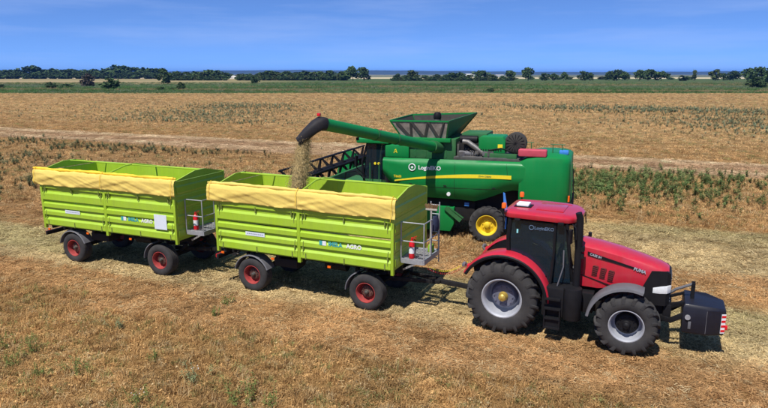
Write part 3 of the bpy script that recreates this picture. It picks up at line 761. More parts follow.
# cab: base, pillars, glass, roof
MB().prism([(.02, 1.20), (1.66, 1.20), (1.66, 1.46), (1.10, 1.46), (.62, 1.90), (.05, 2.02), (.02, 2.02)], 1, -.70, .70).build('cab_base', BLACK, tr, bevel=.02)
pb = {'rear': (.06, .74, 2.0), 'front': (1.58, .66, 1.45)}
for s_ in (-1, 1):
    MB().tube([(.04, s_ * .74, 1.95), (.02, s_ * .77, 2.5), (.06, s_ * .78, 2.98)], .055, 8).build('cab_pillar', BLACK, tr)
    MB().tube([(1.62, s_ * .62, 1.45), (1.52, s_ * .74, 2.2), (1.42, s_ * .77, 2.98)], .045, 8).build('cab_pillar', BLACK, tr)
    MB().tube([(1.12, s_ * .82, 1.40), (1.17, s_ * .83, 2.2), (1.16, s_ * .80, 2.96)], .035, 8).build('door_pillar', BLACK, tr)
    # door and quarter glass: outlined panels with curved lower edge over the fender
    def pane(pl, y0, y1, name='side_window'):
        q = MB(); n_ = len(pl)
        yf = lambda z: y0 + (y1 - y0) * (z - 1.4) / 1.55
        q.add([(x, s_ * yf(z), z) for x, z in pl] + [(x, s_ * (yf(z) - .012), z) for x, z in pl], [tuple(range(n_)), tuple(range(2 * n_ - 1, n_ - 1, -1))] + [(i, (i + 1) % n_, n_ + (i + 1) % n_, n_ + i) for i in range(n_)])
        return q.build(name, GLASS, tr, smooth=0)
    door = pane([(.98, 1.42), (1.11, 1.40), (1.15, 2.2), (1.14, 2.94), (.12, 2.94), (.08, 2.5), (.10, 2.06), (.42, 2.02), (.66, 1.90), (.86, 1.66)], .80, .79, 'door_window')
    MB().tube([(.92, s_ * .815, 1.62), (.99, s_ * .82, 1.56), (1.02, s_ * .82, 1.60)], .014, 6).build('door_handle', BLACK, door)
    pane([(1.18, 1.42), (1.58, 1.46), (1.50, 2.2), (1.40, 2.94), (1.18, 2.94)], .72, .775)
    q = MB(); q.tube([(.96, s_ * .815, 1.41), (.84, s_ * .815, 1.66), (.64, s_ * .815, 1.91), (.40, s_ * .815, 2.04), (.08, s_ * .80, 2.08)], .022, 6); q.build('door_frame', BLACK, tr)
q = MB().add([(1.60, -.60, 1.48), (1.60, .60, 1.48), (1.40, .74, 2.95), (1.40, -.74, 2.95), (1.588, -.60, 1.48), (1.588, .60, 1.48), (1.388, .74, 2.95), (1.388, -.74, 2.95)], [(0, 1, 2, 3), (7, 6, 5, 4), (0, 4, 5, 1), (1, 5, 6, 2), (2, 6, 7, 3), (3, 7, 4, 0)])
q.build('windscreen', GLASS, tr, smooth=0)
q = MB().box(.03, .042, -.70, .70, 2.04, 2.95); q.build('rear_window', GLASS, tr, smooth=0)
def roof_ring(z, g):
    pl = [(-.14 - g, -.62), (-.10 - g, -.74 - g * .6), (.05, -.86 - g), (.6, -.90 - g), (1.2, -.89 - g), (1.46, -.82 - g), (1.62 + g, -.62), (1.70 + g, -.3)]
    return [(x, y, z - .05 * max(0, x - .9)) for x, y in pl] + [(x, -y, z - .05 * max(0, x - .9)) for x, y in reversed(pl)]
MB().loft([roof_ring(2.975, -.05), roof_ring(2.995, .0), roof_ring(3.065, .018), roof_ring(3.105, .012), roof_ring(3.135, -.03), roof_ring(3.16, -.15)]).build('cab_roof', RED, tr, smooth=40)
MB().loft([roof_ring(2.915, -.10), roof_ring(2.958, -.02)]).build('roof_visor', BLACK, tr)
MB().loft([[(x, y, 3.157 + dz - .05 * max(0, x - .9)) for x, y in ((.62, -.46), (1.28, -.43), (1.28, .43), (.62, .46))] for dz in (0, .024)]).build('roof_hatch', RED, tr, bevel=.010)
for s_ in (-1, 1):
    MB().loft([[(x, s_ * y, 3.135 + dz - .05 * max(0, x - .9)) for x, y in ((.0, .56), (1.35, .54), (1.35, .66), (.0, .68))] for dz in (0, .034)]).build('roof_rib', RED, tr, bevel=.014)
q = MB(); q.box(.08, .40, -.30, .02, 3.17, 3.25); gp = q.build('satellite_receiver', WHITE, tr, bevel=.035, seg=3)
MB().box(.03, .46, -.34, .06, 3.155, 3.176).build('receiver_bracket', BLACK, gp)
for (x, y) in ((.0, .74), (-.10, -.86)):
    MB().tube([(x, y, 2.75), (x, y, 3.22)], .018, 6).build('beacon_stalk', BLACK, tr)
    q = MB(); q.lathe([(.005, 0), (.06, 0), (.06, .1), (.045, .13), (.005, .135)], (x, y, 3.22), 14, axis=2); q.build('amber_beacon', AMBER, tr)
MB().prism([(-.17, 2.95), (-.06, 2.95), (-.17, 3.52), (-.215, 3.54)], 1, -.53, -.50).tube([(-.12, -.515, 2.6), (-.11, -.515, 2.96)], .02, 6).build('flag_marker', BLUE, tr)
# work lights and mirrors
for s_ in (-1, 1):
    MB().box(1.60, 1.68, s_ * .66 - .09, s_ * .66 + .09, 2.86, 2.95).build('work_light', BLACK, tr, bevel=.015)
    MB().tube([(1.42, s_ * .79, 2.82), (1.55, s_ * 1.02, 2.84)], .016, 6).obox((1.56, s_ * 1.04, 2.70), (.05, .17, .34), (0, 0, s_ * .2)).build('mirror', BLACK, tr)
    MB().box(-.98, -.93, s_ * .88 - .08, s_ * .88 + .08, 1.60, 1.66).build('fender_light', REDLENS, tr, bevel=.01)
# small lights standing ahead of the cab
for s_ in (-1, 1):
    MB().tube([(1.74, s_ * .62, 2.30), (1.80, s_ * .74, 2.34)], .014, 6).obox((1.83, s_ * .74, 2.36), (.08, .13, .11)).obox((1.83, s_ * .74, 2.18), (.07, .11, .10)).build('bonnet_light', BLACK, tr)
# rear fenders with black rubber lip
for s_ in (-1, 1):
    rings, lip = [], []
    for k in range(23):
        a = R(152 - 150 * k / 22); c, s2 = math.cos(a), math.sin(a); r0 = 1.165
        def P(rr, y): return (rr * c, s_ * y, .95 + rr * s2)
        rings.append([P(r0 - .11, 1.13), P(r0 - .03, 1.14), P(r0, 1.10), P(r0 + .012, .85), P(r0 + .005, .62), P(r0 - .04, .60), P(r0 - .035, .63), P(r0 - .02, .86), P(r0 - .03, 1.08), P(r0 - .1, 1.11)])
        lip.append([P(r0 - .115, 1.150), P(r0 - .06, 1.165), P(r0 - .035, 1.145), P(r0 - .04, 1.13), P(r0 - .07, 1.14), P(r0 - .115, 1.13)])
    f_ = MB().loft(rings).build('rear_fender', RED, tr, smooth=50)
    MB().loft(lip).build('fender_lip', BLACK, f_, smooth=50)
    # inner wall joining fender to cab
    pl = [(1.05 * math.cos(R(a)), .95 + 1.13 * math.sin(R(a))) for a in range(150, -1, -10)] + [(.9, .85), (-.8, .95)]
    MB().prism(pl, 1, min(s_ * .56, s_ * .60), max(s_ * .56, s_ * .60)).build('fender_wall', BLACK, tr)
    MB().tube([(-.98, s_ * .82, 1.55), (-1.06, s_ * .82, 1.66), (-1.06, s_ * .95, 1.70)], .03, 8).obox((-1.05, s_ * .98, 1.66), (.08, .13, .08)).build('rear_lamp', SATIN, tr, bevel=.01)
# front fenders
for s_ in (-1, 1):
    rings = []
    for k in range(15):
        a = R(172 - 102 * k / 14); c, s2 = math.cos(a), math.sin(a); r0 = .925
        def P(rr, y): return (WB + rr * c, s_ * y, .735 + rr * s2)
        rings.append([P(r0 - .06, 1.235), P(r0 - .005, 1.225), P(r0 + .01, 1.17), P(r0 + .012, .78), P(r0 - .02, .74), P(r0 - .03, .78), P(r0 - .015, 1.15), P(r0 - .06, 1.22)])
    f_ = MB().loft(rings).build('front_fender', SATIN, tr, smooth=50)
    MB().tube([(WB - .1, s_ * .80, 1.63), (WB - .1, s_ * .62, 1.35), (WB - .05, s_ * .60, .85)], .03, 8).build('fender_stay', BLACK, f_)
# exhaust stack and after-treatment canister, near side
MB().tube([(1.73, -.74, 1.35), (1.73, -.74, 2.65), (1.72, -.74, 3.10), (1.68, -.76, 3.24)], [.088, .088, .082, .075], 16).build('exhaust_stack', BLACK, tr)
MB().tube([(1.68, -.93, .62), (1.68, -.93, 1.42)], .225, 24).build('exhaust_canister', BLACK, tr, bevel=.03)
# steps, fuel tank, battery box
MB().box(.98, 1.50, -1.10, -.55, .66, 1.40).build('fuel_tank', BLACK, tr, bevel=.04)
st = MB()
for k in range(4): st.box(1.08, 1.44, -1.22, -1.103, .38 + k * .245, .415 + k * .245)
for x in (1.065, 1.425): st.box(x, x + .03, -1.205, -1.103, .36, .90)
st.box(1.095, 1.425, -1.16, -1.103, .37, .60)
st.build('cab_steps', BLACK, tr)
MB().box(1.85, 2.15, -.72, -.30, .75, 1.25).build('battery_box', BLACK, tr, bevel=.03)
MB().box(.95, 2.1, .55, 1.02, .60, 1.30).build('fuel_tank', BLACK, tr, bevel=.06)
MB().tube([(1.30, -.90, 1.38), (1.42, -.88, 1.9), (1.40, -.84, 2.3)], .016, 6).build('grab_rail', RIM_YEL if False else SATIN, tr)
# rear linkage and hitch
for s_ in (-1, 1):
    MB().bar((-.35, s_ * .30, .72), (-1.15, s_ * .42, .62), .07, .09).bar((-.75, s_ * .37, .68), (-.55, s_ * .33, 1.35), .05, .05).bar((-.3, s_ * .28, 1.42), (-.65, s_ * .35, 1.38), .07, .08).build('lift_arm', BLACK, tr)
MB().box(-1.02, -.45, -.09, .09, .58, .68).box(-1.06, -.92, -.08, .08, .50, .58).box(-1.06, -.92, -.08, .08, .69, .80).cyl((-.97, 0, .48), (-.97, 0, .84), .025, 10).build('tow_hitch', STEELDK, tr)
# cab interior
MB().box(.35, .85, -.27, .27, 1.62, 1.76).obox((.36, 0, 2.12), (.14, .52, .75), (0, -.12, 0)).obox((.30, 0, 2.56), (.10, .28, .18), (0, -.1, 0)).build('driver_seat', SEAT, tr, bevel=.05)
q = MB(); ringp = [(1.18 + .09 * math.cos(a) * .4, .2 * math.sin(a), 2.05 + .2 * math.cos(a) * .9) for a in [2 * PI * k / 20 for k in range(21)]]
q.tube(ringp, .018, 6).bar((1.18, -.19, 2.05), (1.18, .19, 2.05), .03, .02).tube([(1.42, 0, 1.50), (1.19, 0, 2.05)], .05, 8); q.build('steering_wheel', BLACK, tr)
MB().box(.55, 1.0, -.55, -.33, 1.55, 1.95).box(1.40, 1.60, -.35, .35, 1.46, 1.72).build('console', SEAT, tr, bevel=.04)
q = MB().box(.60, .80, -.807, -.799, 2.70, 2.80)
MB().box(.23, .27, -.8135, -.806, 2.60, 2.70).build('window_sticker', mat('cyan_sticker', (0.30, 0.72, 0.75), .5), tr)
text('window_lettering', 'LoginEKO', .115, mat('window_print', (0.10, 0.15, 0.23), .6), tr, (.66, -.809, 2.735), bold=.002)
q = MB(); ringp = [(.59 + .055 * math.cos(a), -.807, 2.775 + .055 * math.sin(a)) for a in [2 * PI * k / 16 for k in range(17)]]
q.tube(ringp, .010, 5).build('window_logo', MATS['window_print'], tr)
# front linkage arms
for s_ in (-1, 1):
    MB().bar((3.62, s_ * .30, .78), (3.86, s_ * .40, .76), .07, .12).bar((3.84, s_ * .40, .74), (4.16, s_ * .44, .96), .07, .12).bar((3.66, s_ * .26, 1.06), (4.16, s_ * .36, 1.24), .05, .07).build('front_lift_arm', BLACK, tr, bevel=.01)
MB().tube([(3.76, 0, 1.25), (3.95, 0, 1.42), (4.30, 0, 1.60)], .035, 8).build('front_top_link', SATIN, tr)
MB().box(3.70, 3.88, -.36, .36, .70, 1.12).build('front_linkage_frame', BLACK, tr, bevel=.03)

# front weight carried on the linkage
wt = thing('front_weight', MT @ Vector((4.55, 0, .56)), TR_ROT)
tag(wt, 'black block ballast weight with red and white edge plates carried ahead of the tractor', 'tractor weight')
def wp(x, y): return (x - 4.55, y)
low = [wp(*p) for p in ((4.12, -.56), (4.62, -.56), (5.02, -.36), (5.02, .36), (4.62, .56), (4.12, .56))]
body = MB().loft([[(x * .96, y * .96, 0) for x, y in low], [(x, y, .06) for x, y in low], [(x, y, .62 - .03 * (x > .1)) for x, y in low], [(x * .93, y * .93, .70 - .07 * (x > .1)) for x, y in low]])
wb_ = body.build('weight_block', WEIGHTM, wt, smooth=30, bevel=.012)
for s_ in (-1, 1):
    q = MB().obox((.425, s_ * .4045, .30), (.10, .014, .46), (0, 0, -s_ * R(26.6))); pl_ = q.build('warning_plate', WHITE, wt)
    q = MB()
    for k in range(4): q.obox((.4285, s_ * .4115, .13 + k * .115), (.098, .006, .055), (0, 0, -s_ * R(26.6)))
    q.build('warning_stripe', REDLENS, pl_)
    MB().cyl((-.32, s_ * .565, .40), (-.32, s_ * .60, .40), .06, 14).build('link_ball', GALV, wt)
    q = MB().obox((.493, s_ * .40, .22), (.05, .07, .10)); q.build('marker_light', REDLENS, wt, bevel=.01)
for s_ in (-1, 1):
    MB().box(.066, .074, s_ * .558 - .006, s_ * .558 + .006, .05, .60).build('highlight_seam', SATIN, wt)  # light grey seam strip painting the highlight line along the chamfer edge
    MB().box(-.30, -.24, s_ * .565 - .012, s_ * .565 + .012, .12, .30).build('pin_bracket', SATIN, wt, bevel=.005)
MB().box(-.28, -.20, -.09, -.05, .66, 1.08).box(-.28, -.20, .05, .09, .66, 1.08).cyl((-.24, -.1, 1.03), (-.24, .1, 1.03), .03, 10).build('top_bracket', BLACK, wt)
for yy in (-.25, .18):
    MB().obox((.27, yy, .634), (.10, .16, .006), (0, .1, .1)).build('red_decal', mat_r if (mat_r := MATS.get('dull_red')) else mat('dull_red', (.35, .03, .02), .6), wt)

# ------------------------------------------------------------------ combine harvester (x runs to its rear, near side y = 0, centre y = 1.6)
CM_ROT = R(-19); cbase = Vector((4.014, 22.927, 0)); CY = 1.6
cm_loc = cbase + Vector((-math.sin(CM_ROT) * CY, math.cos(CM_ROT) * CY, 0))
MC = Matrix.Translation(cm_loc) @ Matrix.Rotation(CM_ROT, 4, 'Z')
cm = thing('combine_harvester', cm_loc, CM_ROT)
tag(cm, 'green combine harvester with yellow stripe unloading grain over the trailer', 'combine harvester')
OFF = (0, -CY, 0)
def cb(mb, name, m, parent=cm, **k): return mb.build(name, m, parent, off=OFF, **k)
# wheels
for s_, y in ((-1, .25), (1, 2.95)):
    wheel(cm, (-.05, y, .72), .72, .48, .40, .18, RIM_YEL, s_, 18, None, RIM_YEL, 8, rnd.uniform(0, 1), off=OFF, lug_h=.045)
    wheel(cm, (-4.0, y + .12 * s_ * -1, .98), .98, .72, .50, .28, RIM_YEL, s_, 20, None, RIM_YEL, 8, rnd.uniform(0, 1), off=OFF, lug_h=.05)
# inner machine body, axles
cb(MB().box(-4.6, 1.2, .62, 2.58, 1.0, 3.35).box(-3.4, -.6, .5, 2.7, .75, 1.7), 'machine_body', CHASSIS, bevel=.05)
cb(MB().box(-.16, .06, .35, 2.85, .6, .84), 'rear_axle', CHASSIS, bevel=.02)
cb(MB().box(-4.2, -3.8, .5, 2.7, .75, 1.15), 'front_axle', CHASSIS, bevel=.02)
# side shields: curved sheet lofted in x from vertical sections
def shield_bulge(f): return .02 + 1.15 * max(0, .5 - f) ** 2.0 + .14 * (max(0, f - .84) / .16) ** 2
def shield(s_):
    rings = []
    prof = []
    xs = [-4.32, -4.25, -4.05, -3.5, -2.8, -2.0, -1.2, -.6, -.2, .15, .5, .85, 1.15, 1.34]
    for x in xs:
        bot = 1.64 if x < -.6 else 1.60 + (0.52 * min(1, max(0, (x + .6) / 1.3)) ** 1.2)
        top = 3.19 + .05 * (x + 4.3) / 5
        if x < -4.0: bot = 2.1 + (-4.0 - x) * 1.0
        ring = []
        for k in range(21):
            f = k / 20; z = bot + (top - bot) * f
            bulge = shield_bulge(f)
            y = bulge + (.03 if x < -4.2 else 0)
            ring.append((x, y if s_ < 0 else 2 * CY - y, z))
        inner = [(p[0], p[1] + (.03 if s_ < 0 else -.03), p[2]) for p in reversed(ring)]
        rings.append(ring + inner)
    return cb(MB().loft(rings), 'side_shield', JDG, smooth=45)
for s_ in (-1, 1): shield(s_)
# seams between the shield panels on the near side
def shield_y(x, z):
    bot = 1.64 if x < -.6 else 1.60 + (0.52 * min(1, max(0, (x + .6) / 1.3)) ** 1.2); top = 3.19 + .05 * (x + 4.3) / 5; f = (z - bot) / (top - bot)
    return shield_bulge(min(1, max(0, f)))
def seam(pts, w_, vert):
    rings = []
    for x, z in pts:
        y = shield_y(x, z); a, b_ = ((w_, 0) if vert else (0, w_))
        rings.append([(x - a, y - .004, z - b_), (x + a, y - .004, z + b_), (x + a, y + .01, z + b_), (x - a, y + .01, z - b_)])
    cb(MB().loft(rings), 'panel_seam', CHASSIS)
seam([(-1.36 + .0 * k, 1.70 + k * .13) for k in range(12)], .006, True)
seam([(.62 + .05 * math.sin(k * .3), 2.16 + k * .09) for k in range(12)], .006, True)
seam([(-4.0 + k * .23, 2.08 + .004 * k) for k in range(20)], .006, False)
for x in (-3.2, -1.8, .1):
    cb(MB().box(x, x + .12, shield_y(x, 2.2) - .012, shield_y(x, 2.2) + .01, 2.18, 2.215), 'panel_latch', CHASSIS)
# stripe on the near shield
rings = []
for k in range(25):
    f = k / 24; x = -3.80 + f * 4.62
    zc_ = 2.30 + .36 * (1 - (1 - f) ** 2.2) + .0 * f; h = .022 + .050 * min(1, f * 1.6)
    rings.append([(x, .008, zc_ - h), (x, .008, zc_ + h), (x, .03, zc_ + h), (x, .03, zc_ - h)])
cb(MB().loft(rings), 'yellow_stripe', JDY)
# rear hood
rings = []
for x, zb, zt, inset in ((1.10, 1.72, 3.30, .06), (1.36, 1.66, 3.44, .005), (1.7, 1.62, 3.50, -.01), (2.2, 1.60, 3.52, .0), (2.6, 1.62, 3.50, .06), (2.82, 1.66, 3.46, .16), (2.92, 1.72, 3.40, .32)):
    y0, y1 = inset, 2 * CY - inset
    pl = [(y0 + .10, zb), (y0 + .02, zb + .35), (y0, zb + .9), (y0 + .01, zt - .22), (y0 + .06, zt - .07), (y0 + .2, zt)]
    pl = pl + [(2 * CY - a, b) for a, b in reversed(pl)]
    rings.append([(x, a, b) for a, b in pl])
cb(MB().loft(rings), 'rear_hood', JDG, smooth=40)
cb(MB().box(2.75, 3.05, .5, 2.7, 1.15, 1.75).box(2.2, 2.9, .7, 2.5, .95, 1.6), 'straw_chopper', CHASSIS, bevel=.04)
q = MB()
for y in (.36, .66): q.tube([(3.02, y, .9), (3.0, y, 2.1), (2.98, y, 3.2)], .022, 6)
for k in range(7): q.tube([(3.01, .36, 1.0 + k * .32), (3.01, .66, 1.0 + k * .32)], .018, 6)
cb(q, 'rear_ladder', JDG_DK)
cb(MB().tube([(2.98, .12, 1.7), (3.08, .12, 2.2), (3.02, .12, 3.1)], .02, 6), 'rear_grab_rail', BLACK)
cb(MB().box(2.90, 2.96, .12, .30, 1.85, 2.05), 'tail_light', AMBER)
# engine deck
cb(MB().box(-1.45, 2.3, .18, 3.0, 3.20, 3.34), 'engine_deck', DECK, bevel=.02)
cb(MB().box(-1.35, .6, .22, .5, 3.335, 3.36), 'deck_walkway', STEELDK)
cb(MB().box(-1.42, -.55, .60, 2.2, 3.34, 3.86), 'engine_block', CHASSIS, bevel=.04)
cb(MB().tube([(-1.3, .55, 3.44), (-.6, .55, 3.44)], .11, 14), 'oil_filter', SATIN)
cb(MB().tube([(-.95, .5, 3.62), (-.45, .5, 3.60), (-.1, .5, 3.46)], .06, 10), 'coolant_pipe', BLACK)
cb(MB().box(-.30, .95, .24, .34, 3.335, 3.52), 'deck_guard', JDG_DK, bevel=.01)
cb(MB().prism([(-.52, 3.52), (.50, 3.52), (.50, 3.98), (.40, 4.14), (-.44, 4.14), (-.52, 4.06)], 1, .35, 1.6), 'engine_cover', JDG, bevel=.03)
cb(MB().box(-1.30, -.3, .9, 2.4, 3.95, 4.20), 'air_intake_roof', JDG_DK, bevel=.03)
cb(MB().box(.22, .40, .338, .348, 3.70, 3.86), 'yellow_sticker', JDY)
q = MB(); q.lathe([(.005, 0), (.18, 0), (.36, .02), (.41, .06), (.41, .42), (.36, .45)], (.86, .42, 3.90), 26, axis=1, sgn=1)
scr = cb(q, 'rotary_screen', SCREEN_DK, smooth=40)
q = MB()
for k in range(8):
    a = PI * k / 8; q.tube([(.86 + .35 * math.cos(a), .425, 3.90 + .35 * math.sin(a)), (.86 - .35 * math.cos(a), .425, 3.90 - .35 * math.sin(a))], .010, 5)
cb(q, 'screen_spokes', BLACK, scr)
cb(MB().tube([(-1.15, .42, 3.92), (-.95, .42, 3.90), (-.35, .42, 3.50)], .10, 14), 'exhaust_pipe', STEELDK)
q = MB(); r_ = random.Random(3)
for k in range(26):
    x = r_.uniform(-1.3, .5); y = r_.uniform(.3, .8); s1 = r_.uniform(.05, .13)
    q.obox((x, y, 3.38 + r_.uniform(0, .18)), (s1 * 2, s1 * 1.4, s1 * 1.6), (0, 0, r_.uniform(0, 3)))
for k in range(12):
    x = r_.uniform(-1.2, .3); y = r_.uniform(.3, .6)
    q.tube([(x, y, 3.36), (x + r_.uniform(-.1, .1), y, 3.55), (x + r_.uniform(-.35, .35), y + .1, 3.60), (x + r_.uniform(-.4, .4), y + .15, 3.4)], .02, 6)
cb(q, 'engine_parts', STEELDK)
for (x0, y0, x1, y1, rr_) in ((-1.35, .75, -.55, .50, .035), (-1.1, .55, .2, .42, .025), (-.9, .48, -.2, .6, .03), (-.2, .33, .9, .36, .022)):
    cb(MB().tube([(x0, y0, 3.40), (x0 + .08, y0, 3.62), ((x0 + x1) / 2, (y0 + y1) / 2, 3.72), (x1 - .05, y1, 3.58), (x1, y1, 3.36)], rr_, 8), 'hose', BLACK)
cb(MB().tube([(-1.30, .70, 3.98), (-.62, .70, 3.98)], .15, 16), 'air_cleaner', BLACK)
cb(MB().box(-1.40, -1.30, .5, .9, 3.34, 3.80), 'fluid_tank', DECK, bevel=.03)
q2 = MB()
for k in range(9): q2.box(-.44 + k * .095, -.40 + k * .095, .335, .352, 3.60, 3.66)
cb(q2, 'cover_louvres', BLACK)
for (x, y) in ((-1.44, .40), (-3.7, .40)):
    cb(MB().tube([(x, y, 3.35), (x, y, 3.98)], .03, 8), 'tank_stay', JDG_DK)
for k in range(5):
    cb(MB().box(-3.50 + k * .42, -3.46 + k * .42, .405, .418, 3.25, 3.85), 'tank_rib', JDG_DK)

q = MB(); q.loft([[(x, .30 + .20 * math.cos(a), 3.50 + .17 * math.sin(a)) for a in [2 * PI * k / 18 for k in range(18)]] for x in (1.02, 1.06, 2.02, 2.06)])
cb(MB().box(1.02, 2.06, .06, .44, 3.46, 3.74), 'red_cover_box', PINK, bevel=.07, seg=3)
for (x0, x1, y) in ((1.1, 1.35, 1.6), (2.2, 2.55, 1.2)):
    cb(MB().tube([(x0, y, 3.4), (x0, y, 3.84)], .02, 6).tube([(x1, y, 3.4), (x1, y, 3.84)], .02, 6).tube([(x0 - .1, y, 3.84), (x1 + .1, y, 3.84)], .02, 6), 'deck_handrail', JDG_DK)
cb(MB().obox((2.62, 1.2, 3.55), (.35, .3, .16)), 'blue_tarp_bundle', BLUE, bevel=.05)
# grain tank: body and opened extension flaps
cb(MB().box(-3.75, -1.42, .42, 2.78, 3.18, 4.00), 'grain_tank', JDG_DK, bevel=.03)
cb(MB().box(-3.78, -1.60, .22, .46, 3.87, 4.02), 'tank_rail', JDG, bevel=.02)
B = [(-3.62, .42), (-1.80, .42), (-1.80, 2.78), (-3.62, 2.78)]; Tp = [(-4.16, -.02), (-1.56, -.02), (-1.02, 3.18), (-4.0, 3.22)]
Tp = [(-4.08, .27), (-1.69, .27), (-1.12, 3.05), (-4.0, 3.15)]
ZTK = (4.66, 4.68, 4.86, 4.72)
def flap(i, j, m, frame, name, zb=3.98):
    p0 = Vector((*B[i], zb)); p1 = Vector((*B[j], zb)); p2 = Vector((*Tp[j], ZTK[j])); p3 = Vector((*Tp[i], ZTK[i]))
    n_ = (p1 - p0).cross(p3 - p0).normalized() * .012
    o = cb(MB().add([p0 - n_, p1 - n_, p2 - n_, p3 - n_, p0 + n_, p1 + n_, p2 + n_, p3 + n_], [(0, 1, 2, 3), (7, 6, 5, 4), (0, 4, 5, 1), (1, 5, 6, 2), (2, 6, 7, 3), (3, 7, 4, 0)]), name, m, smooth=0)
    q = MB()
    for a, b in ((p0, p1), (p1, p2), (p2, p3), (p3, p0)): q.bar(a, b, .055, .06)
    cb(q, 'flap_frame', frame, o)
    return o, (p0, p1, p2, p3)
near, (p0, p1, p2, p3) = flap(0, 1, MESHCL, JDG, 'tank_flap')
q = MB(); n_ = (p1 - p0).cross(p3 - p0).normalized() * -.022
if n_.y > 0: n_ = -n_
zig = [p3.lerp(p2, .10), p0.lerp(p1, .22), p3.lerp(p2, .36), p0.lerp(p1, .52), p3.lerp(p2, .66), p0.lerp(p1, .84), p3.lerp(p2, .92)]
for a, b in zip(zig, zig[1:]): q.bar(a.lerp(b, .04) + n_, b.lerp(a, .04) + n_, .03, .10)
cb(q, 'flap_folds', SCREEN_DK, near)
flap(1, 2, JDG_DK, JDG_DK, 'tank_flap'); flap(2, 3, SCREEN_DK, JDG, 'tank_flap'); flap(3, 0, SCREEN_DK, JDG, 'tank_flap')
q = MB(); q.lathe([(.005, .0), (.13, .02), (.16, .10), (.16, .24), (.11, .33), (.005, .35)], (-2.45, 1.5, 4.62), 18, axis=2)
cb(q, 'bubble_up_auger', BLACK); cb(MB().tube([(-2.45, 1.5, 3.9), (-2.45, 1.5, 4.7)], .14, 14), 'fill_auger_tube', STEELDK)
# body between tank and cab: panel with emblem
cb(MB().box(-4.30, -3.30, .30, 2.9, 3.20, 3.66), 'tank_front_panel', JDG, bevel=.03)
em = MB().add([(-3.95, .294, 3.36), (-3.78, .294, 3.36), (-3.78, .294, 3.55), (-3.95, .294, 3.55), (-3.95, .299, 3.36), (-3.78, .299, 3.36), (-3.78, .299, 3.55), (-3.95, .299, 3.55)], [(0, 1, 2, 3), (7, 6, 5, 4), (0, 4, 5, 1), (1, 5, 6, 2), (2, 6, 7, 3), (3, 7, 4, 0)])
emb = MB()
for a, b in (((-3.93, 3.40), (-3.82, 3.44)), ((-3.82, 3.44), (-3.84, 3.53)), ((-3.84, 3.53), (-3.90, 3.47)), ((-3.82, 3.44), (-3.79, 3.38)), ((-3.90, 3.43), (-3.92, 3.37))):
    emb.bar((a[0], .294, a[1]), (b[0], .294, b[1]), .010, .026)
cb(emb, 'emblem', JDY)
# unloading auger
ab = Vector((-2.15, .30, 3.66)); at_ = Vector((-4.05, -6.35, 5.04)); d_ = (at_ - ab).normalized()
cb(MB().tube([(-1.95, 1.0, 3.25), (-1.98, .85, 3.5), (-2.02, .66, 3.62), ab, ab + d_ * .4], [.25, .25, .245, .24, .235], 20), 'auger_elbow', JDG_DK)
cb(MB().tube([ab + d_ * .3, at_], .188, 24), 'unloading_auger', JDG, smooth=60)
for f in (.04, .42, .60, .985): cb(MB().tube([ab.lerp(at_, f) - d_ * .035, ab.lerp(at_, f) + d_ * .035], .204, 24), 'auger_collar', JDG_DK)
sp0 = at_ - d_ * .12
def spr(c, ax, w_, h_):
    ax = Vector(ax).normalized(); a_ = ax.cross(Vector((0, 0, 1))).normalized(); b_ = a_.cross(ax)
    return [c + a_ * w_ * math.copysign(abs(math.cos(t)) ** .6, math.cos(t)) + b_ * h_ * math.copysign(abs(math.sin(t)) ** .6, math.sin(t)) for t in [2 * PI * k / 20 for k in range(20)]]
dn = Vector((-.62, -.08, -.56))
cb(MB().loft([spr(sp0, d_, .204, .204), spr(sp0 + d_ * .14, d_, .206, .206), spr(sp0 + d_ * .22 + dn * .20, d_ + dn * .9, .21, .185), spr(sp0 + d_ * .24 + dn * .55, d_ * .5 + dn, .22, .165), spr(sp0 + d_ * .22 + dn * 1.0, d_ * .2 + dn, .24, .14)], cap=True), 'spout', SPOUT, smooth=50)
cb(MB().obox(tuple(at_ + Vector((-.05, .0, .26))), (.10, .10, .09)), 'spout_light', REDLENS, bevel=.02)
cb(MB().obox(tuple(ab.lerp(at_, .74) + Vector((0, 0, -.25))), (.08, .10, .10)), 'auger_light', BLACK, bevel=.02)
# cab
cb(MB().prism([(-5.30, 1.95), (-4.35, 1.95), (-4.35, 2.2), (-5.36, 2.2)], 1, .62, 2.58), 'cab_floor', JDG_DK, bevel=.03)
for (x0, x1, y) in ((-5.42, -5.20, .62), (-5.42, -5.20, 2.58), (-4.36, -4.40, .62), (-4.36, -4.40, 2.58)):
    cb(MB().tube([(x0 + .08, y, 2.1), (x0, y, 2.9), (x1, y + (.05 if y < 1 else -.05), 3.68)], .05, 8), 'cab_pillar', BLACK)
cb(MB().add([(-5.40, .66, 2.2), (-5.40, 2.54, 2.2), (-5.22, 2.5, 3.66), (-5.22, .70, 3.66), (-5.388, .66, 2.2), (-5.388, 2.54, 2.2), (-5.208, 2.5, 3.66), (-5.208, .70, 3.66)], [(0, 1, 2, 3), (7, 6, 5, 4), (0, 4, 5, 1), (1, 5, 6, 2), (2, 6, 7, 3), (3, 7, 4, 0)]), 'windscreen', GLASS_C, smooth=0)
for y in (.62, 2.57):
    cb(MB().add([(-5.32, y, 2.2), (-4.42, y, 2.2), (-4.40, y, 3.66), (-5.2, y, 3.66), (-5.32, y + .012, 2.2), (-4.42, y + .012, 2.2), (-4.40, y + .012, 3.66), (-5.2, y + .012, 3.66)], [(0, 1, 2, 3), (7, 6, 5, 4), (0, 4, 5, 1), (1, 5, 6, 2), (2, 6, 7, 3), (3, 7, 4, 0)]), 'cab_window', GLASS_C, smooth=0)
cb(MB().box(-5.62, -4.20, .45, 2.75, 3.69, 3.90), 'cab_roof', JDG, bevel=.07, seg=3)
for y in (.6, 2.6): cb(MB().cyl((-5.3, y, 3.90), (-5.3, y, 4.08), .06, 12), 'red_beacon', REDLENS)
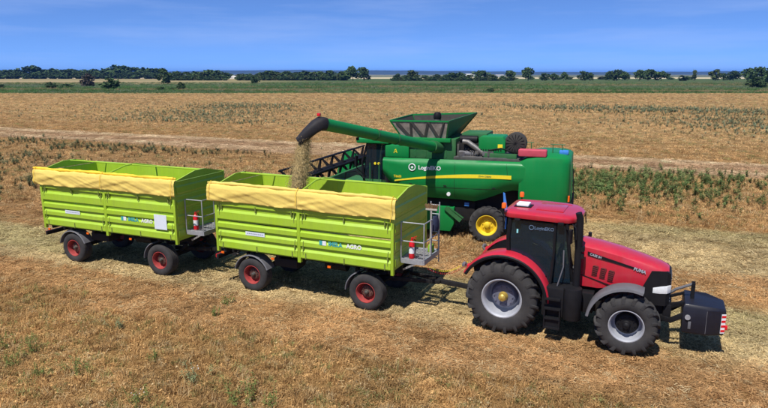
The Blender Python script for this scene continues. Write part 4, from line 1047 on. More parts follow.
cb(MB().box(-4.9, -4.55, 1.3, 1.9, 2.3, 2.5).box(-4.60, -4.48, 1.32, 1.88, 2.5, 3.2), 'driver_seat', SEAT, bevel=.05)
cb(MB().box(-4.36, -4.30, .70, 2.5, 2.1, 3.66), 'cab_rear_wall', CHASSIS)
q = MB()
for x in (-4.84, -4.68): q.cyl((x, .585, 2.86), (x, .60, 2.86), .055, 12)
cb(q, 'yellow_marker', JDY)
cb(MB().tube([(-5.2, .5, 2.3), (-5.5, .2, 2.7), (-5.5, .2, 3.2)], .02, 6).box(-5.56, -5.48, .10, .30, 2.8, 3.2), 'mirror', BLACK)
q = MB()
for x in (-5.0, -4.6): q.tube([(x, .15, .6), (x, .40, 2.0), (x, .42, 2.9)], .022, 6)
for k in range(6): q.tube([(-5.0, .18 + k * .045, .7 + k * .25), (-4.6, .18 + k * .045, .7 + k * .25)], .02, 6)
q.box(-5.3, -4.4, .1, .62, 1.93, 1.99)
cb(q, 'cab_ladder', JDG_DK)
# lower side box with guard and lever
cb(MB().prism([(-3.3, .30), (-1.55, .30), (-1.40, .62), (-1.40, 1.30), (-3.3, 1.30)], 1, .30, .60), 'lower_side_box', JDG, bevel=.04)
cb(MB().bar((-1.75, .24, 1.28), (-1.10, .20, .80), .06, .16).bar((-1.62, .22, 1.32), (-1.0, .18, .92), .03, .05), 'folding_step', JDG_DK)
cb(MB().box(-1.02, -.84, .43, .49, 1.36, 1.50), 'blue_sign', BLUE)
q = MB(); q.lathe([(.005, .03), (.075, .03), (.075, -.06)], (-1.60, shield_y(-1.6, 1.86) - .04, 1.86), 18, axis=1, sgn=-1); cb(q, 'round_sticker', WHITE)
# writing
text('lettering', 'LoginEKO', .22, WHITE, cm, (-2.82, .012 - CY - .004, 2.80), bold=.006)
q = MB(); ringp = [(-3.07 + .13 * math.cos(a), .006, 2.87 + .13 * math.sin(a)) for a in [2 * PI * k / 28 for k in range(29)]]
q.tube(ringp, .022, 6); q.cyl((-3.07, .012, 2.87), (-3.07, -.002, 2.87), .045, 14); cb(q, 'round_logo', WHITE)
text('lettering', 'T660i', .14, JDY, cm, (-3.84, .012 - CY - .004, 2.43), bold=.002)
text('lettering', 'JOHN DEERE', .085, LIME_DK, cm, (-.42, -CY + .003, 2.622), bold=.001)
# header: feeder house, table, reel
HY0, HY1 = -2.45, 5.6
cb(MB().prism([(-4.7, 1.0), (-4.7, 1.9), (-6.35, 2.05), (-6.35, 1.25)], 1, .95, 2.25), 'feeder_house', JDG_DK, bevel=.03)
hd = MB(); hd.box(-6.62, -6.50, HY0, HY1, 1.15, 2.30).box(-7.9, -6.5, HY0, HY1, 1.10, 1.16)
cb(hd, 'header_table', JDG_DK, bevel=.015)
cb(MB().tube([(-7.0, HY0 + .1, 1.52), (-7.0, HY1 - .1, 1.52)], .24, 16), 'table_auger', STEELDK)
for y in (HY0, HY1):
    cb(MB().prism([(-6.45, 1.1), (-6.45, 2.35), (-7.0, 2.40), (-7.6, 2.52), (-8.1, 2.74), (-8.35, 2.66), (-8.7, 1.6), (-8.7, 1.2), (-7.9, 1.05)], 1, y - .05, y + .05), 'crop_divider', JDG, bevel=.02)
    cb(MB().bar((-6.5, y, 2.35), (-7.35, y, 2.47), .07, .09), 'reel_arm', JDG_DK)
RX, RZ, RR = -7.30, 2.42, .58
reel = cb(MB().tube([(RX, HY0 + .12, RZ), (RX, HY1 - .12, RZ)], .125, 14), 'reel', BLACK)
for k in range(6):
    a = 2 * PI * (k + .28) / 6; x, z = RX + RR * math.cos(a), RZ + RR * math.sin(a)
    q = MB().tube([(x, HY0 + .12, z), (x, HY1 - .12, z)], .042, 6)
    for i in range(44):
        y = HY0 + .2 + i * .17; q.tube([(x, y, z), (x + .02, y, z - .18)], .006, 3)
    cb(q, 'reel_bat', BLACK, reel)
for i in range(7):
    y = HY0 + .25 + i * (HY1 - HY0 - .5) / 6; q = MB()
    for k in range(6):
        a = 2 * PI * (k + .28) / 6; q.loft([[(RX + rr_ * math.cos(a + da), y + dy, RZ + rr_ * math.sin(a + da)) for (da, dy) in ((-w_, -.02), (w_, -.02), (w_, .02), (-w_, .02))] for rr_, w_ in ((.10, .8), (.28, .22), (RR, .06))])
    cb(q, 'reel_spider', BLACK, reel)
cb(MB().tube([(-6.3, .75, 1.9), (-6.2, .7, 2.4), (-5.7, .6, 2.5), (-5.3, .55, 2.2)], .03, 6), 'hydraulic_hose', BLACK)
cb(MB().obox((-5.9, .3, 2.0), (.10, .16, .16)), 'red_coupler', REDLENS, bevel=.02)

# ------------------------------------------------------------------ plants scattered as instances on points
def leaf_mat(name, jitter=0.35, trans=0.25):
    m = bpy.data.materials.new(name); m.use_nodes = True
    nt = m.node_tree; n = nt.nodes; l = nt.links; n.clear()
    o = n.new('ShaderNodeOutputMaterial'); at = n.new('ShaderNodeAttribute'); at.attribute_type = 'INSTANCER'; at.attribute_name = 'tint'
    d = n.new('ShaderNodeBsdfDiffuse'); t = n.new('ShaderNodeBsdfTranslucent'); mx = n.new('ShaderNodeMixShader'); mx.inputs[0].default_value = trans
    geo = n.new('ShaderNodeNewGeometry')
    mr = n.new('ShaderNodeMapRange'); mr.inputs[3].default_value = 1 - jitter; mr.inputs[4].default_value = 1 + jitter
    l.new(geo.outputs['Random Per Island'], mr.inputs[0])
    vm = n.new('ShaderNodeVectorMath'); vm.operation = 'SCALE'; l.new(at.outputs['Color'], vm.inputs[0]); l.new(mr.outputs[0], vm.inputs['Scale'])
    l.new(vm.outputs[0], d.inputs[0]); l.new(vm.outputs[0], t.inputs[0]); l.new(d.outputs[0], mx.inputs[1]); l.new(t.outputs[0], mx.inputs[2]); l.new(mx.outputs[0], o.inputs[0])
    return m
LEAF = leaf_mat('dry_stalk')
def blade(mb, p, h, lean, ang, w, seg=2):
    ca, sa = math.cos(ang), math.sin(ang); pa = ang + PI / 2 + rnd.uniform(-.5, .5); wx, wy = math.cos(pa) * w / 2, math.sin(pa) * w / 2
    vs = []
    for k in range(seg + 1):
        f = k / seg; x = p[0] + ca * lean * f * f; y = p[1] + sa * lean * f * f; z = p[2] + h * (f - .25 * f * f * min(1, lean / max(h, .01)))
        if k == seg: vs.append((x, y, z))
        else: vs += [(x - wx * (1 - .4 * f), y - wy * (1 - .4 * f), z), (x + wx * (1 - .4 * f), y + wy * (1 - .4 * f), z)]
    fs = [(2 * k, 2 * k + 1, 2 * k + 3, 2 * k + 2) for k in range(seg - 1)] + [(2 * seg - 2, 2 * seg - 1, 2 * seg)]
    mb.add(vs, fs)
tuftcol = bpy.data.collections.new('tuft_kinds')
def tuft(name, kind):
    mb = MB()
    if kind == 'standing':
        for _ in range(26):
            a = rnd.uniform(0, 6.28); r_ = .10 * rnd.random() ** .5; blade(mb, (r_ * math.cos(a), r_ * math.sin(a), 0), rnd.uniform(.08, .24), rnd.uniform(.02, .14), rnd.uniform(0, 6.28), rnd.uniform(.006, .012))
    elif kind == 'bushy':
        for _ in range(44):
            a = rnd.uniform(0, 6.28); r_ = .16 * rnd.random() ** .5; z = rnd.uniform(.01, .17) * (1 - r_ / .22)
            mb_p = Vector((r_ * math.cos(a), r_ * math.sin(a), z)); s_ = rnd.uniform(.012, .03)
            q = [mb_p + Vector((rnd.uniform(-1, 1), rnd.uniform(-1, 1), rnd.uniform(-.8, .8))) * s_ for _ in range(3)]; mb.add(q, [(0, 1, 2)])
        for _ in range(8):
            a = rnd.uniform(0, 6.28); blade(mb, (rnd.uniform(-.08, .08), rnd.uniform(-.08, .08), 0), rnd.uniform(.1, .26), rnd.uniform(.02, .12), a, .007)
    elif kind == 'litter':
        for _ in range(34):
            a = rnd.uniform(0, 6.28); r_ = .24 * rnd.random() ** .5; L_ = rnd.uniform(.05, .16); b_ = rnd.uniform(0, 6.28)
            p = Vector((r_ * math.cos(a), r_ * math.sin(a), rnd.uniform(.004, .035))); d = Vector((math.cos(b_), math.sin(b_), rnd.uniform(-.12, .3))) * L_ / 2; w_ = Vector((-math.sin(b_), math.cos(b_), rnd.uniform(-.4, .4))) * rnd.uniform(.004, .008)
            mb.add([p - d - w_, p - d + w_, p + d + w_, p + d - w_], [(0, 1, 2, 3)])
    elif kind == 'weed':
        for _ in range(7):
            a = rnd.uniform(0, 6.28); ln = rnd.uniform(.03, .12); h = rnd.uniform(.25, .55); blade(mb, (0, 0, 0), h, ln, a, .01, 3)
            for k in range(13):
                f = rnd.uniform(.1, 1); p = Vector((math.cos(a) * ln * f * f, math.sin(a) * ln * f * f, h * f * .95)); b_ = rnd.uniform(0, 6.28)
                d = Vector((math.cos(b_), math.sin(b_), rnd.uniform(-.1, .7))) * rnd.uniform(.05, .11); s_ = Vector((-math.sin(b_), math.cos(b_), 0)) * rnd.uniform(.009, .02)
                mb.add([p, p + d * .5 - s_, p + d, p + d * .5 + s_], [(0, 1, 2, 3)])
    o = mb.build(name, LEAF, None, smooth=0, normals=False); col.objects.unlink(o); tuftcol.objects.link(o); return o
KINDS = ['standing'] * 3 + ['bushy'] * 3 + ['litter'] * 3 + ['weed'] * 3
for i, k in enumerate(KINDS): tuft('tuft_%02d' % i, k)

def scatter(name, P, rot, scl, idx, tint, label):
    me = bpy.data.meshes.new(name); n_ = len(P); me.vertices.add(n_); me.vertices.foreach_set('co', np.asarray(P, np.float32).ravel())
    for nm, ty, arr in (('rot', 'FLOAT_VECTOR', rot), ('scl', 'FLOAT_VECTOR', scl), ('idx', 'INT', idx), ('tint', 'FLOAT_COLOR', tint)):
        at = me.attributes.new(nm, ty, 'POINT')
        at.data.foreach_set('value' if ty == 'INT' else 'vector' if ty == 'FLOAT_VECTOR' else 'color', np.ascontiguousarray(arr, np.int32 if ty == 'INT' else np.float32).ravel())
    o = bpy.data.objects.new(name, me); col.objects.link(o)
    ng = bpy.data.node_groups.get('scatter_tufts')
    if not ng:
        ng = bpy.data.node_groups.new('scatter_tufts', 'GeometryNodeTree')
        ng.interface.new_socket('Geometry', in_out='INPUT', socket_type='NodeSocketGeometry'); ng.interface.new_socket('Geometry', in_out='OUTPUT', socket_type='NodeSocketGeometry')
        N_ = ng.nodes; L_ = ng.links
        gi = N_.new('NodeGroupInput'); go = N_.new('NodeGroupOutput'); iop = N_.new('GeometryNodeInstanceOnPoints'); ci = N_.new('GeometryNodeCollectionInfo')
        ci.inputs[0].default_value = tuftcol; ci.inputs['Separate Children'].default_value = True; ci.inputs['Reset Children'].default_value = True
        def na(nm, ty):
            q = N_.new('GeometryNodeInputNamedAttribute'); q.data_type = ty; q.inputs[0].default_value = nm; return q.outputs[0]
        e2r = N_.new('FunctionNodeEulerToRotation')
        L_.new(na('rot', 'FLOAT_VECTOR'), e2r.inputs[0])
        L_.new(gi.outputs[0], iop.inputs['Points']); L_.new(ci.outputs[0], iop.inputs['Instance']); iop.inputs['Pick Instance'].default_value = True
        L_.new(na('idx', 'INT'), iop.inputs['Instance Index']); L_.new(e2r.outputs[0], iop.inputs['Rotation']); L_.new(na('scl', 'FLOAT_VECTOR'), iop.inputs['Scale'])
        L_.new(iop.outputs[0], go.inputs[0])
    md = o.modifiers.new('scatter', 'NODES'); md.node_group = ng
    tag(o, label, None, kind='stuff')
    return o

rng = np.random.default_rng(11)
cl, sl = math.cos(LANE), math.sin(LANE)
def band_color(u, v):
    vL = np.array([b[0] for b in BANDS_L]); cL = np.array([b[1] for b in BANDS_L]); vR = np.array([b[0] for b in BANDS_R]); cR = np.array([b[1] for b in BANDS_R])
    A = np.stack([np.interp(v, vL, cL[:, k]) for k in range(3)], -1); B_ = np.stack([np.interp(v, vR, cR[:, k]) for k in range(3)], -1)
    f = np.clip((u + 6) / 6, 0, 1)[:, None]
    return A * (1 - f) + B_ * f
def field_points(y0, y1, dens):
    """points on the ground seen between two distances, with a margin to either side"""
    w1 = y1 * .72 + 4; n_ = int((y1 - y0) * 2 * w1 * dens)
    x = rng.uniform(-w1, w1, n_); y = rng.uniform(y0, y1, n_); k = np.abs(x) < y * .72 + 4
    return x[k], y[k]
def under_wheels(x, y): return np.zeros(len(x), bool)
RINGS = [(8.5, 17, 75, 1.0), (17, 27, 42, 1.15), (27, 45, 13, 1.7), (45, 80, 4.5, 2.2), (80, 140, 2.2, 2.5), (140, 214, 1.0, 3.0)]
PX, PY, SC = [], [], []
for y0, y1, dn, sc in RINGS:
    x, y = field_points(y0, y1, dn); PX.append(x); PY.append(y); SC.append(np.full(len(x), sc))
x = np.concatenate(PX); y = np.concatenate(PY); sc = np.concatenate(SC)
u = x * cl + y * sl; v = -x * sl + y * cl
vn = v + (fbm(u * .12, v * .5, 3) - .5) * 3.4
colr = band_color(u, vn)
side = np.clip((u + 6) / 6, 0, 1)
# driven or cut ground carries only loose straw
cut = ((vn > 12.0) & (vn < 21.3)) | ((vn > 43.8) & (vn < 52.2)) | ((side > .5) & (vn > 21) & (vn < 29))
n_ = len(x)
kind = np.where(cut, rng.integers(6, 9, n_), np.where(rng.random(n_) < .55, rng.integers(3, 6, n_), rng.integers(0, 3, n_)))
kind = np.where(cut & (rng.random(n_) < .10), rng.integers(0, 6, n_), kind)
lit = rng.random(n_) < .22
kind = np.where(~cut & lit, rng.integers(6, 9, n_), kind)
# tone
tone = .62 + .95 * fbm(x * .8, y * .8, 9) + rng.normal(0, .16, n_)
far = np.clip((v - 55) / 20, 0, 1)[:, None]
colr = colr * (1 - far) + np.array((.40, .265, .125)) * far
colr = colr * 1.5 * np.clip(tone, .45, 1.9)[:, None]
pale = rng.random(n_) < .13
colr = np.where(pale[:, None], colr * .35 + np.array((.52, .42, .24)) * .75, colr)
dark = rng.random(n_) < .12
colr = np.where(dark[:, None], colr * np.array((.50, .44, .40)), colr)
gr = (rng.random(n_) < .10) & ~cut
colr = np.where(gr[:, None], np.array((.235, .23, .085)) * np.clip(tone, .6, 1.4)[:, None], colr)
scl = sc * rng.uniform(.65, 1.3, n_)
flat = np.where(sc > 2, .42, np.where(sc > 1.5, .62, .85))
scl3 = np.stack([scl, scl, scl * flat * np.where(cut, .6, 1)], -1)
rot = np.stack([rng.normal(0, .06, n_), rng.normal(0, .06, n_), rng.uniform(0, 6.283, n_)], -1)
tint = np.concatenate([np.clip(colr, .01, .9), np.ones((n_, 1))], -1)
scatter('dry_stubble', np.stack([x, y, np.zeros(n_)], -1), rot, scl3, kind, tint, 'dry brown stubble and loose straw covering the field')

# green weeds: patches with their own centres
def weed_patch(name, spec, label, zs=1.0, tintc=(.055, .10, .035)):
    X, Y, S = [], [], []
    for (pu, pv, ru, rv, n_, sc_) in spec:
        a = rng.normal(0, 1, n_) * ru + pu; b = rng.normal(0, 1, n_) * rv + pv
        X.append(a * cl - b * sl); Y.append(a * sl + b * cl); S.append(np.full(n_, sc_) * rng.uniform(.6, 1.35, n_))
    x = np.concatenate(X); y = np.concatenate(Y); s_ = np.concatenate(S); n_ = len(x)
    kind = rng.integers(9, 12, n_); t = np.array(tintc) * rng.uniform(.6, 1.5, n_)[:, None]
    t = np.where((rng.random(n_) < .2)[:, None], t * .5 + np.array((.22, .20, .09)) * .6, t)
    scatter(name, np.stack([x, y, np.zeros(n_)], -1), np.stack([rng.normal(0, .12, n_), rng.normal(0, .12, n_), rng.uniform(0, 6.28, n_)], -1), np.stack([s_ * 1.15, s_ * 1.15, s_ * zs], -1), kind, np.concatenate([t, np.ones((n_, 1))], -1), label)
weed_patch('green_weed_patch', [(0.0, 38.5, 2.8, 2.8, 430, 1.1), (4.0, 42, 2.2, 2.0, 210, 1.05), (-3, 38, 2.0, 2.6, 270, 1.1), (5, 36, 2, 1.2, 70, .9), (10, 46, 3, 1, 20, 1.0)], 'patch of tall green weeds behind the tractor cab and bonnet', zs=.72, tintc=(.145, .205, .07))
weed_patch('dark_weed_patch', [(-33, 27, 1.6, 2.2, 90, 1.1), (-44, 31.5, 2.5, 2.5, 110, 1.2), (-38, 29, 3, 2, 60, 1.0), (-54, 41.5, 5, 1.4, 150, 1.15), (-43, 40.5, 4, 1.3, 130, 1.1), (-34, 41.5, 3, 1.0, 60, 1.0), (-38, 36, 8, 3, 70, .9), (-30, 33, 6, 3, 40, .8)], 'dark green weeds scattered over the field beyond the rear trailer', zs=.6, tintc=(.115, .145, .075))
weed_patch('grey_weed_patch', [(-66, 84, 8, 7, 800, 1.1), (-58, 70, 8, 3, 450, 1.0), (-74, 105, 7, 7, 650, 1.3), (14, 95, 8, 10, 1000, 1.2), (10, 122, 14, 7, 1000, 1.4), (-8, 125, 12, 7, 600, 1.4), (20, 75, 6, 5, 150, 1.0), (-90, 90, 14, 14, 200, 1.2), (-30, 100, 20, 20, 120, 1.1)], 'grey green weedy patches in the far golden field', zs=.6, tintc=(.20, .25, .15))

nc = 14000
yc = rng.uniform(212, 470, nc); xc = rng.uniform(-.8, .8, nc) * yc
sc_ = rng.uniform(4.5, 8.5, nc) * (.55 + .9 * fbm(xc * .03, yc * .12, 31)); tc_ = np.array((.075, .145, .045)) * rng.uniform(.75, 1.3, nc)[:, None] * (.35 + 1.3 * fbm(xc * .012, yc * .08, 8))[:, None]
tan_ = fbm(xc * .006, yc * .07, 14)
tc_ = np.where((tan_ > .60)[:, None], np.array((.27, .21, .11)) * rng.uniform(.8, 1.2, nc)[:, None], np.where((tan_ < .36)[:, None], np.array((.16, .20, .12)) * rng.uniform(.8, 1.2, nc)[:, None], tc_))
scatter('green_crop', np.stack([xc, yc, np.zeros(nc)], -1), np.stack([np.zeros(nc), np.zeros(nc), rng.uniform(0, 6.28, nc)], -1), np.stack([sc_ * 1.4, sc_ * 1.4, sc_ * .6], -1), rng.integers(3, 6, nc), np.concatenate([tc_, np.ones((nc, 1))], -1), 'uneven green crop in the strip beyond the golden field')

# single green weeds near the camera
WEEDS = [(4, 345, 'large leafy green weed at the left border of the field', .9), (36, 348, 'tall green weed right of the large one at the left border', .9), (12, 362, 'low green weed below the large one at the left border', .7), (76, 372, 'thin upright green weed in the lower left field', .9),
         (38, 372, 'small green weed between the left border and the thin upright weed', .6), (118, 325, 'faint green weed below the rear trailer', .7), (195, 378, 'pale grey green thistle with a white tuft', .85), (140, 400, 'green weed with white flowers at the bottom left', .7),
         (235, 402, 'bright green weed at the bottom edge, left of the tall one', .7), (247, 392, 'tall blue green weed at the bottom edge', .9), (155, 358, 'small dull green weed in the open lower field', .55), (228, 300, 'green weed beside the trailer wheel track', .6),
         (215, 312, 'low green weed below the middle of the trailer train', .5), (268, 405, 'dark green weed cut by the bottom edge', .7)]
wl_mat = mat('weed_leaf', (0.155, 0.195, 0.055), 0.85, vary=.4, scale=6, spec=.1)
wl_mat2 = mat('thistle_leaf', (0.23, 0.25, 0.12), 0.85, vary=.3, scale=6, spec=.1)
fl_mat = mat('white_flower', (0.7, 0.68, 0.62), 0.8)
for k, (px, py, lab, s_) in enumerate(WEEDS):
    s_ *= 1.15
    p = ground_at(px, py + 4); o = thing('weed_plant', p, rnd.uniform(0, 6)); tag(o, lab, 'weed', 'green weeds in the near field')
    st_, lf = MB(), MB()
    for _ in range(10):
        a = rnd.uniform(0, 6.28); ln = rnd.uniform(.04, .2) * s_; h = rnd.uniform(.2, .5) * s_; b0 = (rnd.gauss(0, .13) * s_, rnd.gauss(0, .13) * s_, -.01)
        st_.tube([b0, (b0[0] + math.cos(a) * ln * .4, b0[1] + math.sin(a) * ln * .4, h * .55), (b0[0] + math.cos(a) * ln, b0[1] + math.sin(a) * ln, h)], [.006, .005, .003], 4)
        for _ in range(16):
            f = rnd.uniform(.08, 1); q0 = Vector((b0[0] + math.cos(a) * ln * f, b0[1] + math.sin(a) * ln * f, h * f)); b_ = rnd.uniform(0, 6.28)
            d = Vector((math.cos(b_), math.sin(b_), rnd.uniform(-.2, .7))) * rnd.uniform(.04, .10) * s_; w_ = Vector((-math.sin(b_), math.cos(b_), rnd.uniform(-.2, .2))) * rnd.uniform(.005, .012)
            lf.add([q0, q0 + d * .5 - w_, q0 + d + Vector((0, 0, -.02)), q0 + d * .5 + w_], [(0, 1, 2, 3)])
    mm = wl_mat2 if 'thistle' in lab or 'faint' in lab else wl_mat
    st_.build('stem', mm, o); lf.build('leaves', mm, o, smooth=0, normals=False)
    if 'white' in lab:
        q = MB()
        for _ in range(6): q.obox((rnd.uniform(-.15, .15), rnd.uniform(-.15, .15), rnd.uniform(.25, .42) * s_), (.016, .016, .012), (rnd.random(), rnd.random(), 0))
        q.build('flowers', fl_mat, o)

# ------------------------------------------------------------------ trees and bushes
def crown_mat(name, c, c2):
    m = bpy.data.materials.new(name); m.use_nodes = True; nt = m.node_tree; n = nt.nodes; l = nt.links; b = n['Principled BSDF']
    b.inputs['Roughness'].default_value = .8; b.inputs['Specular IOR Level'].default_value = .15
    geo = n.new('ShaderNodeNewGeometry'); r = n.new('ShaderNodeValToRGB'); r.color_ramp.elements[0].color = c + (1,); r.color_ramp.elements[1].color = c2 + (1,)
    l.new(geo.outputs['Random Per Island'], r.inputs[0]); l.new(r.outputs[0], b.inputs['Base Color']); return m
CR = [crown_mat('crown_dark', (.032, .058, .022), (.07, .115, .042)), crown_mat('crown_mid', (.042, .08, .028), (.095, .15, .055)), crown_mat('crown_olive', (.05, .07, .025), (.10, .13, .045)), crown_mat('crown_dead', (.06, .055, .045), (.10, .085, .07))]
def crown_mesh(seed, shape, n_leaf=620, leaf=.085):
    """unit crown: height 1 (z 0..1), half width about .5; leaf clumps on lobes round the limbs"""
    r = random.Random(seed); lobes = []
    nl = 11
    for k in range(nl):
        a = r.uniform(0, 6.28); z = r.uniform(.22, .86) if shape != 'bush' else r.uniform(.12, .7)
        w = math.sin(min(1, max(.05, (z if shape == 'bush' else z - .05))) * PI) ** .6
        rr = .36 * w * r.uniform(.3, 1) * (.55 if shape == 'tall' else 1)
        lobes.append((rr * math.cos(a), rr * math.sin(a), z, r.uniform(.13, .21)))
    lobes.append((0, 0, .84, .15)); lobes.append((0, 0, .5, .25))
    mb = MB()
    for k in range(n_leaf):
        lx, ly, lz, lr = r.choice(lobes); d = Vector((r.gauss(0, 1), r.gauss(0, 1), r.gauss(0, 1))).normalized() * lr * r.uniform(.55, 1.08)
        p = Vector((lx, ly, max(.04, lz))) + d
        if p.z < .02: p.z = .02 + r.random() * .06
        q = Euler((r.uniform(0, 6), r.uniform(0, 6), r.uniform(0, 6))).to_matrix(); s_ = leaf * r.uniform(.5, 1.2)
        vs = [p + q @ Vector(t) * s_ for t in ((-.5, -.4, 0), (.5, -.5, .1), (.6, .4, -.1), (0, .65, .1), (-.55, .35, 0))]
        mb.add(vs, [(0, 1, 2, 3, 4)])
    return mb
def trunk_mesh(seed):
    r = random.Random(seed); mb = MB(); mb.tube([(0, 0, -.01), (.01, 0, .18), (-.01, .01, .5), (.0, 0, .8)], [.030, .024, .016, .005], 7)
    for k in range(6):
        a = r.uniform(0, 6.28); z = r.uniform(.2, .55); mb.tube([(0, 0, z), (.14 * math.cos(a), .14 * math.sin(a), z + .12), (.28 * math.cos(a), .28 * math.sin(a), z + .22)], [.012, .008, .003], 5)
    return mb
CROWNS = {}
for si, shape in enumerate(('round', 'round', 'tall', 'bush', 'round')):
    for mi in range(4):
        if mi == 3 and shape != 'bush': continue
        o = crown_mesh(40 + si * 4 + (mi % 3), shape).build('crown', CR[mi], None, smooth=0, normals=False); CROWNS[(si, mi)] = o.data; bpy.data.objects.remove(o)
TRUNKS = []
for k in range(3):
    o = trunk_mesh(70 + k).build('trunk', BARK, None); TRUNKS.append(o.data); bpy.data.objects.remove(o)
def tree(px, base, top, wpx, si, mi, label, name='tree', cat='tree', group=None):
    p = ground_at(px, base); d = p.y
    dep = d * math.cos(PITCH) + CAM_H * math.sin(PITCH)
    h = CAM_H + (HORIZON - top) / F_PX * dep * 1.0; w = wpx / F_PX * dep
    o = thing(name, p, rnd.uniform(0, 6.28)); tag(o, label, cat, group)
    c = link_mesh('crown', CROWNS[(si, mi)], o); c.scale = (w * 1.3, w * 1.3, h)
    t = link_mesh('trunk', TRUNKS[rnd.randrange(3)], o); t.scale = (h * .9, h * .9, h)
    return o
ORD = ['first', 'second', 'third', 'fourth', 'fifth', 'sixth', 'seventh', 'eighth', 'ninth', 'tenth', 'eleventh', 'twelfth', 'thirteenth', 'fourteenth', 'fifteenth', 'sixteenth', 'seventeenth', 'eighteenth', 'nineteenth', 'twentieth']
# wood along the left horizon: high crowns over a low row of trees at its foot
LW = [(2, 70, 18), (13, 69.5, 15), (19, 68, 9), (32, 65.8, 19), (45, 69.3, 15), (54, 68.3, 17), (63, 69.8, 15), (72, 68.8, 16), (84, 69.5, 16), (95, 69.2, 16), (105, 69.4, 14), (117, 65, 18), (125, 65.8, 15), (134, 67.2, 16), (146, 67.4, 17), (157, 68.6, 14)]
for k, (px, tp, w) in enumerate(LW):
    tree(px, 78.6, tp, w * 1.35, (0, 1, 4)[k % 3] if w > 10 else 2, (0, 0, 1)[k % 3], 'dark high crown in the left wood, %s from the left border' % ORD[k], group='trees of the left wood')
for k in range(40):
    px = -8 + k * 4.3 + rnd.uniform(-1.5, 1.5)
    tree(px, 78.9 - .2 * (k % 2), 72.2 + rnd.uniform(-.9, .9), 13, (3, 1, 3, 4)[k % 4], (0, 1, 0)[k % 3], 'low dark tree at the foot of the left wood', group='understorey of the left wood')
MIDR = [(178, 71.2, 11), (187, 71.8, 11), (196, 71.2, 13), (204, 71.8, 11), (211, 69.6, 13), (218, 70.2, 11), (226, 72.4, 10), (240, 73.6, 10), (249, 73.4, 12), (262, 72.5, 12), (271, 70.6, 14), (279, 72, 12), (287, 71.2, 13), (296, 72, 11), (305, 70.8, 15), (314, 72, 11), (321, 71.2, 12), (330, 70.3, 12), (341, 71.5, 13)]
for k, (px, tp, w) in enumerate(MIDR):
    tree(px, 80.2, tp, w * 1.35, (0, 1, 4)[k % 3], (1, 0, 1, 2)[k % 4], 'bushy tree in the hedge left of centre, %s from its left end' % ORD[k], group='trees of the middle hedge')
for k in range(46):
    px = 170 + k * 3.9 + rnd.uniform(-1.5, 1.5)
    if not 227 < px < 238: tree(px, 80.5, 75.2 + rnd.uniform(-1.2, .8), 8.5, 3, (1, 0, 1, 2)[k % 4], 'low bush filling the foot of the hedge left of centre', 'hedge_bush', 'bush', 'bushes of the middle hedge')
for k in range(30):
    px = 392 + k * 4.2 + rnd.uniform(-2, 2)
    tree(px, 80.8, 77.0 + rnd.uniform(-.8, .8), 7.5, 3, (1, 0, 2)[k % 3], 'low bush filling the foot of the centre tree row', 'hedge_bush', 'bush', 'bushes of the centre row')
tree(353, 80.8, 66.3, 17, 0, 1, 'tall round tree, left one of the pair at mid horizon'); tree(364, 80.8, 67.3, 14, 4, 0, 'tall round tree, right one of the pair at mid horizon')
tree(344, 80.6, 72.0, 10, 1, 0, 'low bushy tree at the left foot of the tall pair at mid horizon')
CR2 = [(398, 73.6, 7, 0), (405, 75, 8, 1), (412, 70.0, 9, 2), (418, 74.8, 9, 2), (426, 75, 8, 1), (436.5, 74.2, 8, 0), (446, 74.5, 8, 1), (452, 72.4, 9, 1), (460, 71.8, 9, 1), (469, 74.5, 8, 2), (480, 70.4, 13, 1), (491, 74.3, 10, 2), (502, 75.5, 6, 1), (511, 70.2, 10, 1)]
for k, (px, tp, w, mi) in enumerate(CR2):
    tree(px, 80.6, tp, w * 1.3, (0, 1, 4)[k % 3], mi, 'small bushy tree right of the tall pair, %s of its row' % ORD[k], group='trees of the centre row')
RR2 = [(528, 67.4, 11, 0, 1, 'tall rounded tree standing alone in the right tree row'), (544.5, 73, 8, 1, 0, 'first of three small round trees right of the lone tall one'), (553.5, 73, 7, 4, 1, 'second of three small round trees right of the lone tall one'), (563.5, 72, 7.5, 0, 1, 'third of three small round trees right of the lone tall one'),
       (583, 70.8, 8.5, 1, 0, 'upright dark tree between two pale field gaps'), (590, 72.6, 7, 4, 0, 'low tree touching the upright dark tree'), (609, 71.2, 8, 0, 0, 'left tree of the dark clump before the large round trees'), (616, 69.4, 10, 1, 0, 'highest tree of the dark clump before the large round trees'), (622, 70.6, 8, 4, 1, 'right tree of the dark clump before the large round trees'), (627, 72.8, 6, 0, 1, 'small tree at the right end of the dark clump'),
       (639, 69.8, 11, 0, 1, 'left one of the large round trees in the right tree row'), (648, 69.2, 13, 1, 1, 'middle one of the large round trees in the right tree row'), (661, 71.0, 13, 4, 1, 'right one of the large round trees in the right tree row'), (682, 75.2, 12, 3, 0, 'low wide tree between two pale fields at right'), (694, 70, 5, 2, 2, 'sparse thin tree at right'),
       (715, 69.3, 9, 0, 2, 'yellowish green tree left of the dark one at far right'), (723, 73, 7, 1, 1, 'small tree between the yellowish and the dark tree'), (733, 70.8, 11, 4, 0, 'dark round tree next to the big grove at right')]
for (px, tp, w, si, mi, lab) in RR2: tree(px, 80.8, tp, w * 1.22, si, mi, lab)
tree(748, 82.0, 68.2, 17, 0, 1, 'left tree of the big grove at the right border'); tree(760, 83.0, 66.6, 18, 1, 0, 'high tree of the big grove at the right border'); tree(772, 83.5, 67, 18, 4, 1, 'tree cut by the right border of the picture')
tree(758, 87.5, 76.5, 22, 3, 0, 'bush in front of the big grove at the right border', 'bush', 'bush')
for k in range(26):
    px = 384 + k * 14.5 + rnd.uniform(-4, 4)
    if rnd.random() < .5: tree(px, 79.6, 76 + rnd.uniform(-.5, .6), 9, 3, (1, 2)[k % 2], 'low shrub along the far field edge on the right', 'shrub', 'bush', 'shrubs along the far field edge')
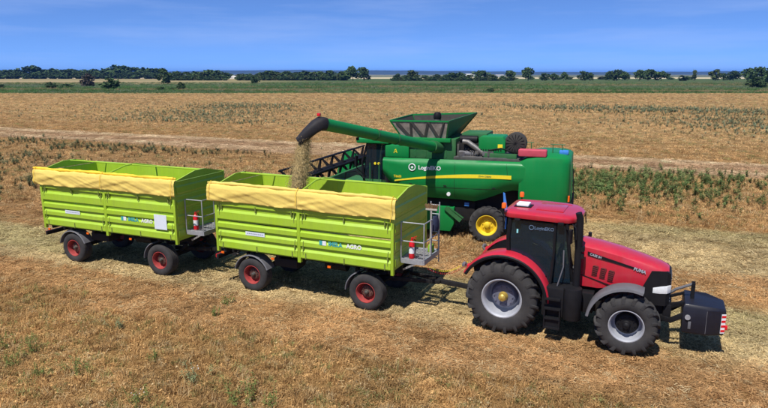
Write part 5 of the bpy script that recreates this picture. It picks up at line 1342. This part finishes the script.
BUSH = [(50, 88.2, 81.5, 11, 0, 'dark bush at far left in the green strip'), (89, 86.6, 73.0, 14, 3, 'grey brown half dead bush in the tan strip at left'), (110.5, 88.8, 77.2, 17, 1, 'dense green bush right of the half dead one'), (164, 84.2, 68.0, 13, 0, 'tall dark tree standing in front of the left wood'), (180.5, 89.6, 81.5, 9, 0, 'small round dark bush right of the tall dark tree'), (162, 90.2, 86.4, 9, 1, 'low bush below the tall dark tree'),
        (253.5, 83.5, 75.5, 9, 0, 'dark bush at the left end of the hedge line'), (491.5, 92.0, 87.6, 8, 0, 'lone dark bush in the green strip right of centre'), (2, 88, 83.8, 7, 0, 'dark bush at the left border'), (172, 90.0, 87.2, 6, 1, 'tiny bush between the low bush and the small round bush'), (66, 87.8, 83.5, 14, 1, 'low green bush right of the dark far left bush')]
for (px, bs, tp, w, mi, lab) in BUSH:
    if 'tree' in lab and lab.startswith('tall'): tree(px, bs, tp, w * 1.1, 1, mi, lab)
    else: tree(px, bs, tp, w * 1.15, 3, mi, lab, 'bush', 'bush')

# far sheds
def shed(px, base, wpx, hpx, lab):
    p = ground_at(px, base); dep = p.y; w = wpx / F_PX * dep; h = hpx / F_PX * dep; o = thing('farm_shed', p, R(8)); tag(o, lab, 'shed')
    MB().box(-w / 2, w / 2, 0, w * .4, 0, h * .7).build('wall', SHEDW, o)
    MB().prism([(-.3, h * .7), (w * .4 + .3, h * .7), (w * .2, h * 1.05)], 0, -w / 2 - .3, w / 2 + .3).build('roof', SHEDR if 'grey' in lab else SHEDW, o)
    for k in range(3): MB().box(-w * .35 + k * w * .3, -w * .25 + k * w * .3, -.05, -.01, h * .1, h * .5).build('door', SHEDR, o)
shed(232, 78.6, 8.5, 2.6, 'long white shed in the trees left of centre'); shed(470, 76.2, 9, 2.2, 'white shed between the centre trees'); shed(500, 76.8, 8, 2.0, 'grey roofed shed behind the centre row')

# ------------------------------------------------------------------ haze
def haze_box():
    m = bpy.data.materials.new('haze_air'); m.use_nodes = True; n = m.node_tree.nodes; l = m.node_tree.links; n.clear()
    o = n.new('ShaderNodeOutputMaterial'); pv = n.new('ShaderNodeVolumePrincipled')
    pv.inputs['Color'].default_value = (.10, .32, 1.0, 1); pv.inputs['Density'].default_value = 7.0e-5; pv.inputs['Anisotropy'].default_value = 0.0
    l.new(pv.outputs[0], o.inputs['Volume'])
    b = MB().box(-15500, 15500, -650, 15500, -1.0, 75).build('haze', m, smooth=0)
    tag(b, 'thin blue summer haze over the plain', None, kind='stuff')
haze_box()
